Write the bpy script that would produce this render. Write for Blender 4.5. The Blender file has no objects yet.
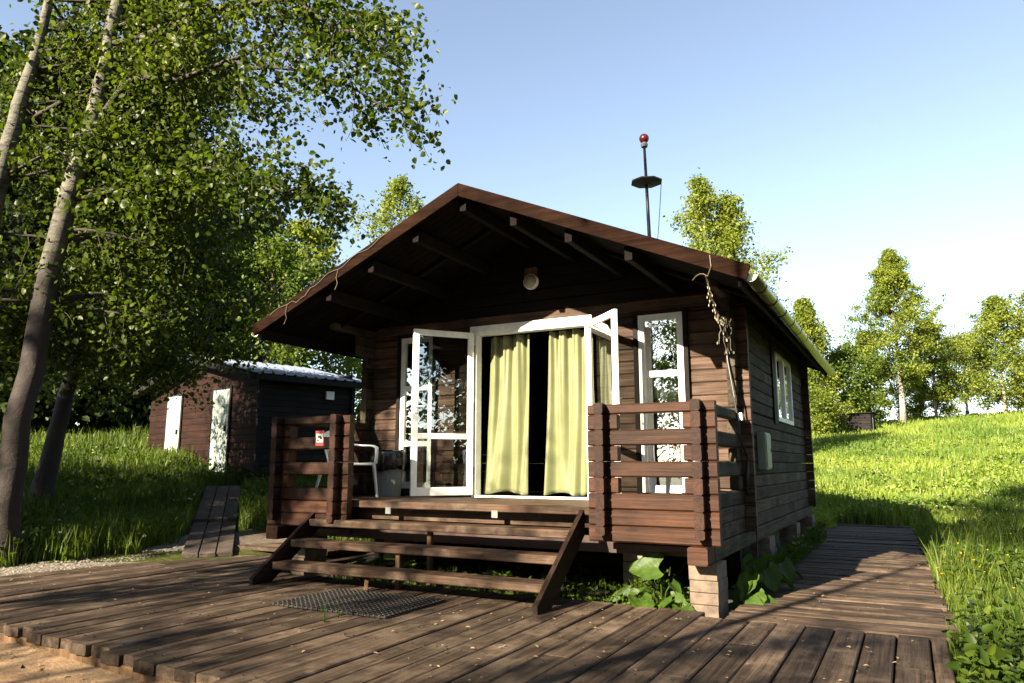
import bpy, bmesh, math, random
import numpy as np
from mathutils import Vector, Matrix, Euler

random.seed(7)
RNG = np.random.default_rng(11)
R = math.radians
SC = bpy.context.scene
COL = SC.collection

# ------------------------------------------------------------------ camera, light, exposure
CAM_H = 1.2
cam_d = bpy.data.cameras.new('camera')
cam = bpy.data.objects.new('camera', cam_d)
COL.objects.link(cam)
cam.location = (0, 0, CAM_H)
cam.rotation_euler = (R(90 + 9.55), 0, R(28.06))
cam_d.sensor_width = 36.0
cam_d.lens = 736.0 / 1024 * 36.0
cam_d.clip_start = 0.05
cam_d.clip_end = 3000
SC.camera = cam

SUN_AZ = R(16.0)      # light travels this far right of +Y
SUN_EL = R(28.0)
world = bpy.data.worlds.new('World')
SC.world = world
world.use_nodes = True
wn = world.node_tree
bg = wn.nodes['Background']
sky = wn.nodes.new('ShaderNodeTexSky')
sky.sky_type = 'NISHITA'
sky.sun_disc = False
sky.sun_elevation = SUN_EL
sky.sun_rotation = math.pi + SUN_AZ
sky.air_density = 1.0
sky.dust_density = 0.45
sky.ozone_density = 1.0
hs = wn.nodes.new('ShaderNodeHueSaturation')     # a hazy, paler summer sky
hs.inputs['Saturation'].default_value = 0.82
hs.inputs['Value'].default_value = 0.89
wn.links.new(sky.outputs['Color'], hs.inputs['Color'])
wn.links.new(hs.outputs['Color'], bg.inputs['Color'])
bg.inputs['Strength'].default_value = 0.055

sl = bpy.data.lights.new('sun', 'SUN')
sl.energy = 5.0
sl.angle = R(0.5)
sl.color = (1.0, 0.86, 0.66)
sun = bpy.data.objects.new('sun', sl)
COL.objects.link(sun)
ldir = Vector((math.sin(SUN_AZ) * math.cos(SUN_EL), math.cos(SUN_AZ) * math.cos(SUN_EL), -math.sin(SUN_EL)))
sun.rotation_euler = ldir.to_track_quat('-Z', 'Y').to_euler()

SC.view_settings.view_transform = 'Standard'
SC.view_settings.look = 'None'
SC.view_settings.gamma = 1
SC.view_settings.exposure = 2.55
SC.cycles.max_bounces = 7
SC.cycles.transparent_max_bounces = 12
SC.cycles.use_denoising = True

# ------------------------------------------------------------------ helpers: objects
OFF = {}

def link(o, parent=None):
    COL.objects.link(o)
    if parent is not None:
        o.parent = parent
    return o

def tag(o, label=None, cat=None, group=None, kind=None):
    if label: o['label'] = label
    if cat: o['category'] = cat
    if group: o['group'] = group
    if kind: o['kind'] = kind
    return o

def empty(name, loc, rz=0.0, world_built=False):
    o = bpy.data.objects.new(name, None)
    o.empty_display_size = 0.2
    o.location = loc
    o.rotation_euler = (0, 0, rz)
    link(o)
    if world_built:
        OFF[o] = Vector(loc)
    return o

def off_of(o):
    while o is not None:
        if o in OFF:
            return OFF[o]
        o = o.parent
    return Vector((0, 0, 0))

def np_mesh(name, V, F4):
    """big mesh of quads from numpy arrays"""
    me = bpy.data.meshes.new(name)
    V = np.asarray(V, dtype=np.float32).reshape(-1, 3)
    F4 = np.asarray(F4, dtype=np.int32).reshape(-1, 4)
    me.vertices.add(len(V)); me.vertices.foreach_set('co', V.ravel())
    me.loops.add(F4.size); me.loops.foreach_set('vertex_index', F4.ravel())
    me.polygons.add(len(F4))
    me.polygons.foreach_set('loop_start', np.arange(0, F4.size, 4, dtype=np.int32))
    me.update(calc_edges=True)
    return me

class MB:
    def __init__(self):
        self.v = []; self.f = []
    def add(self, vs, fs):
        n = len(self.v)
        self.v += [tuple(p) for p in vs]
        self.f += [tuple(i + n for i in f) for f in fs]
        return self
    def box(self, a, b):
        x0, x1 = sorted((a[0], b[0])); y0, y1 = sorted((a[1], b[1])); z0, z1 = sorted((a[2], b[2]))
        vs = [(x0,y0,z0),(x1,y0,z0),(x1,y1,z0),(x0,y1,z0),(x0,y0,z1),(x1,y0,z1),(x1,y1,z1),(x0,y1,z1)]
        return self.add(vs, [(0,3,2,1),(4,5,6,7),(0,1,5,4),(1,2,6,5),(2,3,7,6),(3,0,4,7)])
    def beam(self, p0, p1, w, h, ch=0.0, up=(0,0,1), seg=1, wob=0.0):
        p0 = Vector(p0); p1 = Vector(p1)
        d = (p1 - p0).normalized(); up = Vector(up)
        s = d.cross(up)
        if s.length < 1e-5: s = d.cross(Vector((0,1,0)))
        s.normalize(); u = s.cross(d).normalized()
        a, b, c = w/2, h/2, min(ch, w*0.45, h*0.45)
        if c > 0:
            prof = [(-a,-b+c),(-a+c,-b),(a-c,-b),(a,-b+c),(a,b-c),(a-c,b),(-a+c,b),(-a,b-c)]
        else:
            prof = [(-a,-b),(a,-b),(a,b),(-a,b)]
        n = len(prof); vs = []; fs = []
        for i in range(seg + 1):
            t = i / seg
            q = p0.lerp(p1, t)
            if wob and 0 < i < seg:
                q = q + s*random.uniform(-wob, wob) + u*random.uniform(-wob, wob)
            vs += [q + s*x + u*y for x, y in prof]
        for i in range(seg):
            for k in range(n):
                k2 = (k+1) % n
                fs.append((i*n+k, i*n+k2, (i+1)*n+k2, (i+1)*n+k))
        fs.append(tuple(range(n-1, -1, -1)))
        fs.append(tuple(seg*n + k for k in range(n)))
        return self.add(vs, fs)
    def tube(self, pts, rad, n=8, cap=True):
        pts = [Vector(p) for p in pts]
        if not hasattr(rad, '__len__'): rad = [rad]*len(pts)
        vs = []; fs = []
        ref = Vector((0.13, 0.31, 0.94)).normalized()
        prev = None
        for i, p in enumerate(pts):
            d = (pts[min(i+1, len(pts)-1)] - pts[max(i-1, 0)])
            if d.length < 1e-9: d = Vector((0,0,1))
            d.normalize()
            if prev is None:
                s = d.cross(ref)
                if s.length < 0.1: s = d.cross(Vector((1,0,0)))
            else:
                s = prev - d*prev.dot(d)
            s.normalize(); prev = s
            u = d.cross(s)
            for k in range(n):
                a = 2*math.pi*k/n
                vs.append(p + (s*math.cos(a) + u*math.sin(a))*rad[i])
        for i in range(len(pts)-1):
            for k in range(n):
                k2 = (k+1) % n
                fs.append((i*n+k, i*n+k2, (i+1)*n+k2, (i+1)*n+k))
        if cap:
            fs.append(tuple(range(n-1, -1, -1)))
            fs.append(tuple((len(pts)-1)*n + k for k in range(n)))
        return self.add(vs, fs)
    def lathe(self, prof, c=(0,0,0), n=20, axis='z'):
        vs = []; fs = []
        m = len(prof)
        for k in range(n):
            a = 2*math.pi*k/n
            for r, z in prof:
                p = (r*math.cos(a), r*math.sin(a), z)
                if axis == 'y': p = (p[0], p[2], p[1])
                vs.append((p[0]+c[0], p[1]+c[1], p[2]+c[2]))
        for k in range(n):
            k2 = (k+1) % n
            for j in range(m-1):
                fs.append((k*m+j, k2*m+j, k2*m+j+1, k*m+j+1))
        return self.add(vs, fs)
    def build(self, name, mat, parent=None, smooth=False, bevel=0.0, solid=0.0, sub=0):
        me = bpy.data.meshes.new(name)
        o3 = off_of(parent)
        vs = [(p[0]-o3.x, p[1]-o3.y, p[2]-o3.z) for p in self.v]
        me.from_pydata(vs, [], self.f)
        bm = bmesh.new(); bm.from_mesh(me)
        bmesh.ops.recalc_face_normals(bm, faces=bm.faces)
        bm.to_mesh(me); bm.free()
        if smooth:
            me.polygons.foreach_set('use_smooth', [True]*len(me.polygons))
        me.materials.append(mat)
        o = bpy.data.objects.new(name, me)
        link(o, parent)
        if solid:
            m = o.modifiers.new('thick', 'SOLIDIFY'); m.thickness = solid; m.offset = 0
        if bevel:
            m = o.modifiers.new('bevel', 'BEVEL'); m.width = bevel; m.segments = 2; m.limit_method = 'ANGLE'
        if sub:
            m = o.modifiers.new('sub', 'SUBSURF'); m.levels = sub; m.render_levels = sub
        return o

def np_obj(name, V, F, mat, parent=None, smooth=False):
    o3 = off_of(parent)
    me = np_mesh(name, np.asarray(V) - np.array(o3), F)
    me.materials.append(mat)
    if smooth:
        me.polygons.foreach_set('use_smooth', np.ones(len(me.polygons), dtype=bool))
    o = bpy.data.objects.new(name, me)
    return link(o, parent)

# ------------------------------------------------------------------ helpers: materials
def nt(name):
    m = bpy.data.materials.new(name); m.use_nodes = True
    t = m.node_tree
    b = t.nodes['Principled BSDF']
    return m, t, b

def N(t, typ, **kw):
    n = t.nodes.new(typ)
    for k, v in kw.items():
        if k in ('operation', 'blend_type', 'data_type', 'noise_dimensions', 'feature', 'distance', 'wave_type', 'bands_direction'):
            setattr(n, k, v)
        else:
            n.inputs[k].default_value = v
    return n

def ramp(t, fac, stops):
    r = t.nodes.new('ShaderNodeValToRGB')
    e = r.color_ramp.elements
    while len(e) < len(stops): e.new(0.5)
    for i, (p, c) in enumerate(stops):
        e[i].position = p
        e[i].color = (*c, 1) if len(c) == 3 else c
    t.links.new(fac, r.inputs['Fac'])
    return r.outputs['Color']

def mixc(t, fac, a, b, mode='MIX'):
    m = t.nodes.new('ShaderNodeMix'); m.data_type = 'RGBA'; m.blend_type = mode
    for sock, v in ((m.inputs[0], fac), (m.inputs[6], a), (m.inputs[7], b)):
        if isinstance(v, (int, float)): sock.default_value = v
        elif isinstance(v, tuple): sock.default_value = (*v, 1) if len(v) == 3 else v
        else: t.links.new(v, sock)
    return m.outputs[2]

KW, KF, KP = 0.5, 0.62, 0.55      # overall darkness of stained wood, foliage, other paint and stone
def kc(c, k): return tuple(x*k for x in c)

def island(t):
    return t.nodes.new('ShaderNodeNewGeometry').outputs['Random Per Island']

def bump(t, b, h, strength=0.3, dist=0.01):
    n = t.nodes.new('ShaderNodeBump')
    n.inputs['Strength'].default_value = strength
    n.inputs['Distance'].default_value = dist
    t.links.new(h, n.inputs['Height'])
    t.links.new(n.outputs['Normal'], b.inputs['Normal'])

def wood(name, dark, light, axis=0, rough=0.65, across=26.0, along=1.1, var=0.45, bstr=0.5, bleach=None, spec=0.3, knots=True):
    dark, light = kc(dark, KW), kc(light, KW)
    if bleach: bleach = kc(bleach, KW)
    spec *= 0.5
    m, t, b = nt(name)
    tc = t.nodes.new('ShaderNodeTexCoord')
    r = island(t)
    sc = [across]*3; sc[axis] = along
    mp = t.nodes.new('ShaderNodeMapping'); mp.inputs['Scale'].default_value = sc
    add = t.nodes.new('ShaderNodeVectorMath'); add.operation = 'ADD'
    sep = t.nodes.new('ShaderNodeVectorMath'); sep.operation = 'SCALE'
    sep.inputs[0].default_value = (31.7, 17.3, 23.1)
    t.links.new(r, sep.inputs['Scale'])
    t.links.new(tc.outputs['Object'], add.inputs[0]); t.links.new(sep.outputs[0], add.inputs[1])
    t.links.new(add.outputs[0], mp.inputs['Vector'])
    n1 = N(t, 'ShaderNodeTexNoise', Scale=1.0, Detail=7.0, Roughness=0.65, Distortion=0.6)
    t.links.new(mp.outputs[0], n1.inputs['Vector'])
    n2 = N(t, 'ShaderNodeTexNoise', Scale=1.7, Detail=4.0, Roughness=0.6)
    t.links.new(add.outputs[0], n2.inputs['Vector'])
    sc2 = [across*4.5]*3; sc2[axis] = along*2.2
    mpf = t.nodes.new('ShaderNodeMapping'); mpf.inputs['Scale'].default_value = sc2
    t.links.new(add.outputs[0], mpf.inputs['Vector'])
    nf = N(t, 'ShaderNodeTexNoise', Scale=1.0, Detail=5.0, Roughness=0.7)
    t.links.new(mpf.outputs[0], nf.inputs['Vector'])
    col = ramp(t, n1.outputs['Fac'], [(0.34, dark), (0.66, light)])
    fg = ramp(t, nf.outputs['Fac'], [(0.33, (0.55, 0.53, 0.5)), (0.5, (1.0, 1.0, 1.0)), (0.68, (1.3, 1.27, 1.22))])
    col = mixc(t, 1.0, col, fg, 'MULTIPLY')
    cr = ramp(t, n1.outputs['Fac'], [(0.22, (0.25, 0.25, 0.25)), (0.30, (1, 1, 1))])
    col = mixc(t, 1.0, col, cr, 'MULTIPLY')
    w = ramp(t, n2.outputs['Fac'], [(0.3, (0.5, 0.48, 0.46)), (0.7, (1.25, 1.22, 1.2))])
    col = mixc(t, 1.0, col, w, 'MULTIPLY')
    if bleach:
        n3 = N(t, 'ShaderNodeTexNoise', Scale=3.1, Detail=6.0, Roughness=0.7)
        t.links.new(add.outputs[0], n3.inputs['Vector'])
        f = ramp(t, n3.outputs['Fac'], [(0.48, (0, 0, 0)), (0.68, (0.8, 0.8, 0.8))])
        col = mixc(t, f, col, bleach)
    if knots:
        vs = [5.5]*3; vs[axis] = 1.6
        mp2 = t.nodes.new('ShaderNodeMapping'); mp2.inputs['Scale'].default_value = vs
        t.links.new(add.outputs[0], mp2.inputs['Vector'])
        vo = N(t, 'ShaderNodeTexVoronoi', Scale=1.0)
        t.links.new(mp2.outputs[0], vo.inputs['Vector'])
        kf = ramp(t, vo.outputs['Distance'], [(0.05, (0.75, 0.75, 0.75)), (0.12, (0, 0, 0))])
        col = mixc(t, kf, col, tuple(c*0.45 for c in dark))
    br = N(t, 'ShaderNodeMapRange'); br.inputs['To Min'].default_value = 1 - var; br.inputs['To Max'].default_value = 1 + var*0.55
    t.links.new(r, br.inputs['Value'])
    hv = t.nodes.new('ShaderNodeHueSaturation')
    t.links.new(br.outputs[0], hv.inputs['Value']); t.links.new(col, hv.inputs['Color'])
    t.links.new(hv.outputs[0], b.inputs['Base Color'])
    b.inputs['Roughness'].default_value = rough
    b.inputs['Specular IOR Level'].default_value = spec
    hm = t.nodes.new('ShaderNodeMath'); hm.operation = 'MULTIPLY_ADD'; hm.inputs[1].default_value = 0.5
    t.links.new(nf.outputs['Fac'], hm.inputs[0]); t.links.new(n1.outputs['Fac'], hm.inputs[2])
    bump(t, b, hm.outputs[0], bstr*1.3, 0.007)
    return m

def plain(name, col, rough=0.5, metal=0.0, spec=0.5, nscale=9.0, var=0.15, bstr=0.08, k=None):
    col = kc(col, KP if k is None else k)
    m, t, b = nt(name)
    tc = t.nodes.new('ShaderNodeTexCoord')
    n1 = N(t, 'ShaderNodeTexNoise', Scale=nscale, Detail=5.0, Roughness=0.6)
    t.links.new(tc.outputs['Object'], n1.inputs['Vector'])
    c = ramp(t, n1.outputs['Fac'], [(0.3, tuple(x*(1-var) for x in col)), (0.7, tuple(min(1, x*(1+var*0.6)) for x in col))])
    t.links.new(c, b.inputs['Base Color'])
    b.inputs['Roughness'].default_value = rough
    b.inputs['Metallic'].default_value = metal
    b.inputs['Specular IOR Level'].default_value = spec
    bump(t, b, n1.outputs['Fac'], bstr, 0.004)
    return m

def foliage(name, c0, c1, c2, trans=0.4, rough=0.5, tcol=None, patch=0.35, spec=0.35, amp=1.0):
    """leaf material: per-leaf colour variation, soft patches, light coming through"""
    c0, c1, c2 = kc(c0, KF), kc(c1, KF), kc(c2, KF)
    spec *= 0.6
    m, t, b = nt(name)
    out = t.nodes['Material Output']
    col = ramp(t, island(t), [(0.0, c0), (0.5, c1), (1.0, c2)])
    tc = t.nodes.new('ShaderNodeTexCoord')
    n1 = N(t, 'ShaderNodeTexNoise', Scale=patch, Detail=3.0)
    t.links.new(tc.outputs['Object'], n1.inputs['Vector'])
    w = ramp(t, n1.outputs['Fac'], [(0.35, (1 - 0.3*amp, 1 - 0.22*amp, 1 - 0.3*amp)), (0.65, (1.2, 1.12, 0.95))])
    col = mixc(t, 1.0, col, w, 'MULTIPLY')
    t.links.new(col, b.inputs['Base Color'])
    b.inputs['Roughness'].default_value = rough
    b.inputs['Specular IOR Level'].default_value = spec
    tr = t.nodes.new('ShaderNodeBsdfTranslucent')
    tcx = mixc(t, 1.0, col, tcol or (1.25, 1.35, 0.55), 'MULTIPLY')
    t.links.new(tcx, tr.inputs['Color'])
    mx = t.nodes.new('ShaderNodeMixShader'); mx.inputs[0].default_value = trans
    t.links.new(b.outputs[0], mx.inputs[1]); t.links.new(tr.outputs[0], mx.inputs[2])
    t.links.new(mx.outputs[0], out.inputs['Surface'])
    return m

def bark(name, c_low, c_up, c_mark, z_lo, z_hi, marks=0.55):
    c_low, c_up, c_mark = kc(c_low, 0.6), kc(c_up, 0.6), kc(c_mark, 0.6)
    m, t, b = nt(name)
    tc = t.nodes.new('ShaderNodeTexCoord')
    mp = t.nodes.new('ShaderNodeMapping'); mp.inputs['Scale'].default_value = (5, 5, 14)
    t.links.new(tc.outputs['Object'], mp.inputs['Vector'])
    n1 = N(t, 'ShaderNodeTexNoise', Scale=1.0, Detail=6.0, Roughness=0.7)
    t.links.new(mp.outputs[0], n1.inputs['Vector'])
    n2 = N(t, 'ShaderNodeTexNoise', Scale=2.2, Detail=5.0, Roughness=0.7)
    t.links.new(tc.outputs['Object'], n2.inputs['Vector'])
    sx = t.nodes.new('ShaderNodeSeparateXYZ'); t.links.new(tc.outputs['Object'], sx.inputs[0])
    mr = N(t, 'ShaderNodeMapRange'); mr.inputs['From Min'].default_value = z_lo; mr.inputs['From Max'].default_value = z_hi
    t.links.new(sx.outputs['Z'], mr.inputs['Value'])
    ad = t.nodes.new('ShaderNodeMath'); ad.operation = 'MULTIPLY_ADD'
    t.links.new(n2.outputs['Fac'], ad.inputs[0]); ad.inputs[1].default_value = 0.9
    t.links.new(mr.outputs[0], ad.inputs[2])
    f = ramp(t, ad.outputs[0], [(0.6, (0, 0, 0)), (0.98, (1, 1, 1))])
    base = mixc(t, f, c_low, c_up)
    k = ramp(t, n1.outputs['Fac'], [(marks, (0, 0, 0)), (marks + 0.1, (1, 1, 1))])
    base = mixc(t, k, base, c_mark)
    mp3 = t.nodes.new('ShaderNodeMapping'); mp3.inputs['Scale'].default_value = (3.2, 3.2, 6.0)
    t.links.new(tc.outputs['Object'], mp3.inputs['Vector'])
    n4 = N(t, 'ShaderNodeTexNoise', Scale=1.0, Detail=8.0, Roughness=0.75, Distortion=0.8)
    t.links.new(mp3.outputs[0], n4.inputs['Vector'])
    k2 = ramp(t, n4.outputs['Fac'], [(0.54, (0, 0, 0)), (0.60, (0.9, 0.9, 0.9))])
    base = mixc(t, k2, base, tuple(x*1.3 for x in c_mark))
    n5 = N(t, 'ShaderNodeTexNoise', Scale=60.0, Detail=6.0, Roughness=0.7)
    t.links.new(tc.outputs['Object'], n5.inputs['Vector'])
    g5 = ramp(t, n5.outputs['Fac'], [(0.3, (0.6, 0.6, 0.58)), (0.7, (1.25, 1.25, 1.2))])
    base = mixc(t, 1.0, base, g5, 'MULTIPLY')
    g = ramp(t, n2.outputs['Fac'], [(0.3, (0.7, 0.7, 0.7)), (0.7, (1.15, 1.15, 1.15))])
    base = mixc(t, 1.0, base, g, 'MULTIPLY')
    t.links.new(base, b.inputs['Base Color'])
    b.inputs['Roughness'].default_value = 0.8
    bump(t, b, n4.outputs['Fac'], 0.9, 0.03)
    return m

def glass(name, tint=(0.80, 0.84, 0.82), ior=1.7, base=0.42):
    m, t, b = nt(name)
    out = t.nodes['Material Output']
    t.nodes.remove(b)
    gl = t.nodes.new('ShaderNodeBsdfGlossy'); gl.inputs['Roughness'].default_value = 0.004
    gl.inputs['Color'].default_value = (0.95, 0.97, 1, 1)
    tp = t.nodes.new('ShaderNodeBsdfTransparent'); tp.inputs['Color'].default_value = (*tint, 1)
    fr = t.nodes.new('ShaderNodeFresnel'); fr.inputs['IOR'].default_value = ior
    ad = t.nodes.new('ShaderNodeMath'); ad.operation = 'ADD'; ad.use_clamp = True
    ad.inputs[1].default_value = base
    t.links.new(fr.outputs[0], ad.inputs[0])
    # faint waviness of real panes
    tc = t.nodes.new('ShaderNodeTexCoord')
    nz = N(t, 'ShaderNodeTexNoise', Scale=2.3, Detail=1.0)
    t.links.new(tc.outputs['Object'], nz.inputs['Vector'])
    bp = t.nodes.new('ShaderNodeBump'); bp.inputs['Strength'].default_value = 0.03; bp.inputs['Distance'].default_value = 0.02
    t.links.new(nz.outputs['Fac'], bp.inputs['Height'])
    t.links.new(bp.outputs[0], gl.inputs['Normal'])
    mx = t.nodes.new('ShaderNodeMixShader')
    geo = t.nodes.new('ShaderNodeNewGeometry')
    inv = t.nodes.new('ShaderNodeMath'); inv.operation = 'SUBTRACT'; inv.inputs[0].default_value = 1.0
    t.links.new(geo.outputs['Backfacing'], inv.inputs[1])
    mu = t.nodes.new('ShaderNodeMath'); mu.operation = 'MULTIPLY'
    t.links.new(ad.outputs[0], mu.inputs[0]); t.links.new(inv.outputs[0], mu.inputs[1])
    t.links.new(mu.outputs[0], mx.inputs[0]); t.links.new(tp.outputs[0], mx.inputs[1]); t.links.new(gl.outputs[0], mx.inputs[2])
    t.links.new(mx.outputs[0], out.inputs['Surface'])
    return m

M = {}
M['log_x'] = wood('log_wood_x', (0.06, 0.036, 0.025), (0.21, 0.135, 0.094), 0, 0.7, 24, 1.0, 0.3, 0.5)
M['log_y'] = wood('log_wood_y', (0.045, 0.036, 0.024), (0.14, 0.115, 0.08), 1, 0.8, 24, 1.0, 0.5, 0.8, bleach=(0.17, 0.155, 0.115), spec=0.2)
M['gable'] = wood('gable_shade_wood', (0.005, 0.0028, 0.002), (0.013, 0.0075, 0.0052), 0, 0.7, 24, 1.0, 0.3, 0.5)  # front wall logs darkened: shade under the overhang put into the colour
M['rail_x'] = wood('rail_wood_x', (0.036, 0.0138, 0.0068), (0.092, 0.038, 0.018), 0, 0.6, 24, 1.0, 0.3, 0.4)
M['rail_y'] = wood('rail_wood_y', (0.028, 0.0115, 0.0065), (0.07, 0.03, 0.0165), 1, 0.6, 24, 1.0, 0.3, 0.4)
M['stair'] = wood('stair_wood', (0.055, 0.03, 0.018), (0.16, 0.098, 0.063), 0, 0.6, 30, 1.0, 0.25, 0.5, bleach=(0.20, 0.145, 0.10))
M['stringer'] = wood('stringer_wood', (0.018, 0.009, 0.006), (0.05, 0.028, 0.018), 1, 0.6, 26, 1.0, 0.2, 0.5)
M['roof_shade_wood'] = wood('roof_shade_wood', (0.0045, 0.0026, 0.0018), (0.012, 0.007, 0.005), 0, 0.9, 20, 1.0, 0.35, 0.4, spec=0.15)  # soffit boards blackened to carry the shade beneath the roof
M['purlin'] = wood('purlin_shade_wood', (0.0045, 0.0025, 0.0018), (0.013, 0.0072, 0.005), 1, 0.9, 20, 1.0, 0.3, 0.4)  # colour lowered to hold the deep shade around the purlins
M['barge'] = wood('barge_wood', (0.013, 0.0055, 0.003), (0.036, 0.0165, 0.0092), 0, 0.85, 22, 1.0, 0.1, 0.5, spec=0.08)
M['deck_y'] = wood('deck_wood_y', (0.043, 0.030, 0.021), (0.16, 0.114, 0.079), 1, 0.75, 30, 0.9, 0.5, 0.9, bleach=(0.23, 0.17, 0.118), spec=0.25)
M['deck_x'] = wood('deck_wood_x', (0.048, 0.033, 0.022), (0.17, 0.12, 0.082), 0, 0.75, 30, 0.9, 0.45, 0.9, bleach=(0.22, 0.158, 0.108), spec=0.25)
M['shed_x'] = wood('shed_front_wood', (0.017, 0.0064, 0.0043), (0.045, 0.0165, 0.0098), 0, 0.7, 22, 1.0, 0.14, 0.4, knots=False)
M['shed_y'] = wood('shed_side_wood', (0.015, 0.0125, 0.0115), (0.036, 0.031, 0.029), 1, 0.8, 22, 1.0, 0.25, 0.4)
M['white'] = plain('white_paint', (0.70, 0.71, 0.66), 0.45, var=0.2, nscale=7, k=0.95)
M['plastic'] = plain('white_plastic', (0.76, 0.77, 0.76), 0.4, var=0.05, nscale=6, k=0.95)
M['mint'] = plain('pale_green_door_paint', (0.36, 0.42, 0.37), 0.55, var=0.35, nscale=5, k=0.75)
M['glass'] = glass('window_glass')
M['block'] = plain('concrete_block', (0.21, 0.155, 0.11), 0.9, var=0.5, nscale=9, bstr=0.7)
M['block2'] = plain('grey_concrete_block', (0.26, 0.235, 0.20), 0.9, var=0.3, nscale=14, bstr=0.5)
M['metal'] = plain('zinc_roof_metal', (0.15, 0.18, 0.235), 0.55, 0.3, var=0.25, k=0.9)
M['steel'] = plain('galvanised_steel', (0.22, 0.24, 0.22), 0.6, 0.4, var=0.2)
M['gutter'] = plain('olive_gutter', (0.16, 0.17, 0.05), 0.25, 0.15, 0.6, var=0.25, nscale=3)
M['black'] = plain('black_plastic', (0.012, 0.012, 0.013), 0.5, var=0.3)
M['bag'] = plain('black_bin_bag', (0.008, 0.008, 0.009), 0.22, var=0.3, nscale=20, bstr=0.9)
M['bin'] = plain('grey_bin', (0.24, 0.26, 0.25), 0.5, var=0.15)
M['rubber'] = plain('rubber', (0.02, 0.018, 0.016), 0.6, spec=0.25, var=0.3, nscale=30)
M['felt'] = plain('roof_felt', (0.06, 0.065, 0.05), 0.9, var=0.3)
M['red'] = plain('red_lamp_glass', (0.16, 0.01, 0.012), 0.3, var=0.1)
M['redprint'] = plain('red_print', (0.6, 0.07, 0.05), 0.5, var=0.15)
M['copper'] = plain('rusty_pipe', (0.05, 0.016, 0.008), 0.6, 0.1, var=0.4)
M['lampglass'] = plain('milky_lamp_glass', (0.5, 0.48, 0.36), 0.25, var=0.08)
M['softwood'] = wood('pale_new_wood', (0.15, 0.09, 0.045), (0.28, 0.18, 0.10), 2, 0.7, 26, 1.0, 0.2, 0.3)
M['wire'] = plain('string_wire', (0.13, 0.10, 0.055), 0.6, var=0.2)

def curtain_mat():
    m, t, b = nt('olive_curtain_cloth')
    out = t.nodes['Material Output']
    tc = t.nodes.new('ShaderNodeTexCoord')
    n1 = N(t, 'ShaderNodeTexNoise', Scale=160.0, Detail=2.0)
    t.links.new(tc.outputs['Object'], n1.inputs['Vector'])
    n2 = N(t, 'ShaderNodeTexNoise', Scale=3.0, Detail=3.0)
    t.links.new(tc.outputs['Object'], n2.inputs['Vector'])
    c = ramp(t, n2.outputs['Fac'], [(0.3, (0.105, 0.118, 0.042)), (0.7, (0.15, 0.16, 0.062))])
    t.links.new(c, b.inputs['Base Color'])
    b.inputs['Roughness'].default_value = 0.5
    b.inputs['Sheen Weight'].default_value = 0.3
    bump(t, b, n1.outputs['Fac'], 0.15, 0.002)
    tr = t.nodes.new('ShaderNodeBsdfTranslucent'); t.links.new(c, tr.inputs['Color'])
    mx = t.nodes.new('ShaderNodeMixShader'); mx.inputs[0].default_value = 0.2
    t.links.new(b.outputs[0], mx.inputs[1]); t.links.new(tr.outputs[0], mx.inputs[2])
    t.links.new(mx.outputs[0], out.inputs['Surface'])
    return m
M['curtain'] = curtain_mat()
M['leaf_near'] = foliage('aspen_leaves', (0.038, 0.064, 0.008), (0.08, 0.118, 0.014), (0.155, 0.195, 0.026), 0.48, 0.42)
M['leaf_dark'] = foliage('dark_leaves', (0.022, 0.042, 0.010), (0.035, 0.06, 0.012), (0.06, 0.085, 0.016), 0.35, 0.5)
M['leaf_light'] = foliage('light_leaves', (0.15, 0.21, 0.026), (0.22, 0.28, 0.04), (0.30, 0.35, 0.065), 0.42, 0.5)
M['leaf_mid'] = foliage('mid_leaves', (0.065, 0.115, 0.014), (0.11, 0.17, 0.022), (0.17, 0.23, 0.034), 0.4, 0.5)
M['leaf_willow'] = foliage('greyish_leaves', (0.11, 0.15, 0.05), (0.16, 0.21, 0.075), (0.23, 0.28, 0.11), 0.35, 0.5)
M['burdock'] = foliage('broad_leaves', (0.045, 0.09, 0.012), (0.06, 0.115, 0.015), (0.085, 0.145, 0.022), 0.3, 0.5, patch=14)
M['weed'] = foliage('weed_leaves', (0.045, 0.085, 0.012), (0.075, 0.125, 0.016), (0.11, 0.16, 0.02), 0.4, 0.45, patch=3)
M['grass'] = foliage('grass_blades', (0.06, 0.11, 0.013), (0.105, 0.165, 0.022), (0.18, 0.23, 0.045), 0.4, 0.5, patch=0.9)
M['meadow'] = foliage('meadow_blades', (0.155, 0.26, 0.03), (0.225, 0.33, 0.05), (0.36, 0.41, 0.11), 0.4, 0.55, patch=0.22, amp=1.7)
M['yellow'] = plain('yellow_petals', (0.75, 0.42, 0.01), 0.5)
M['puff'] = plain('white_seed_heads', (0.55, 0.53, 0.48), 0.9)
M['bark_near'] = bark('aspen_bark', (0.03, 0.017, 0.010), (0.16, 0.155, 0.11), (0.022, 0.013, 0.009), 2.0, 8.5, 0.53)
M['limb'] = bark('limb_bark', (0.03, 0.02, 0.013), (0.045, 0.032, 0.02), (0.02, 0.014, 0.01), 0.0, 8.0, 0.6)
M['bark_birch'] = bark('birch_bark', (0.45, 0.42, 0.37), (0.50, 0.44, 0.38), (0.06, 0.05, 0.04), 0.0, 3.0, 0.62)
M['bark_dark'] = bark('dark_bark', (0.05, 0.036, 0.026), (0.09, 0.065, 0.05), (0.03, 0.022, 0.018), 0.0, 4.0, 0.6)

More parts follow.
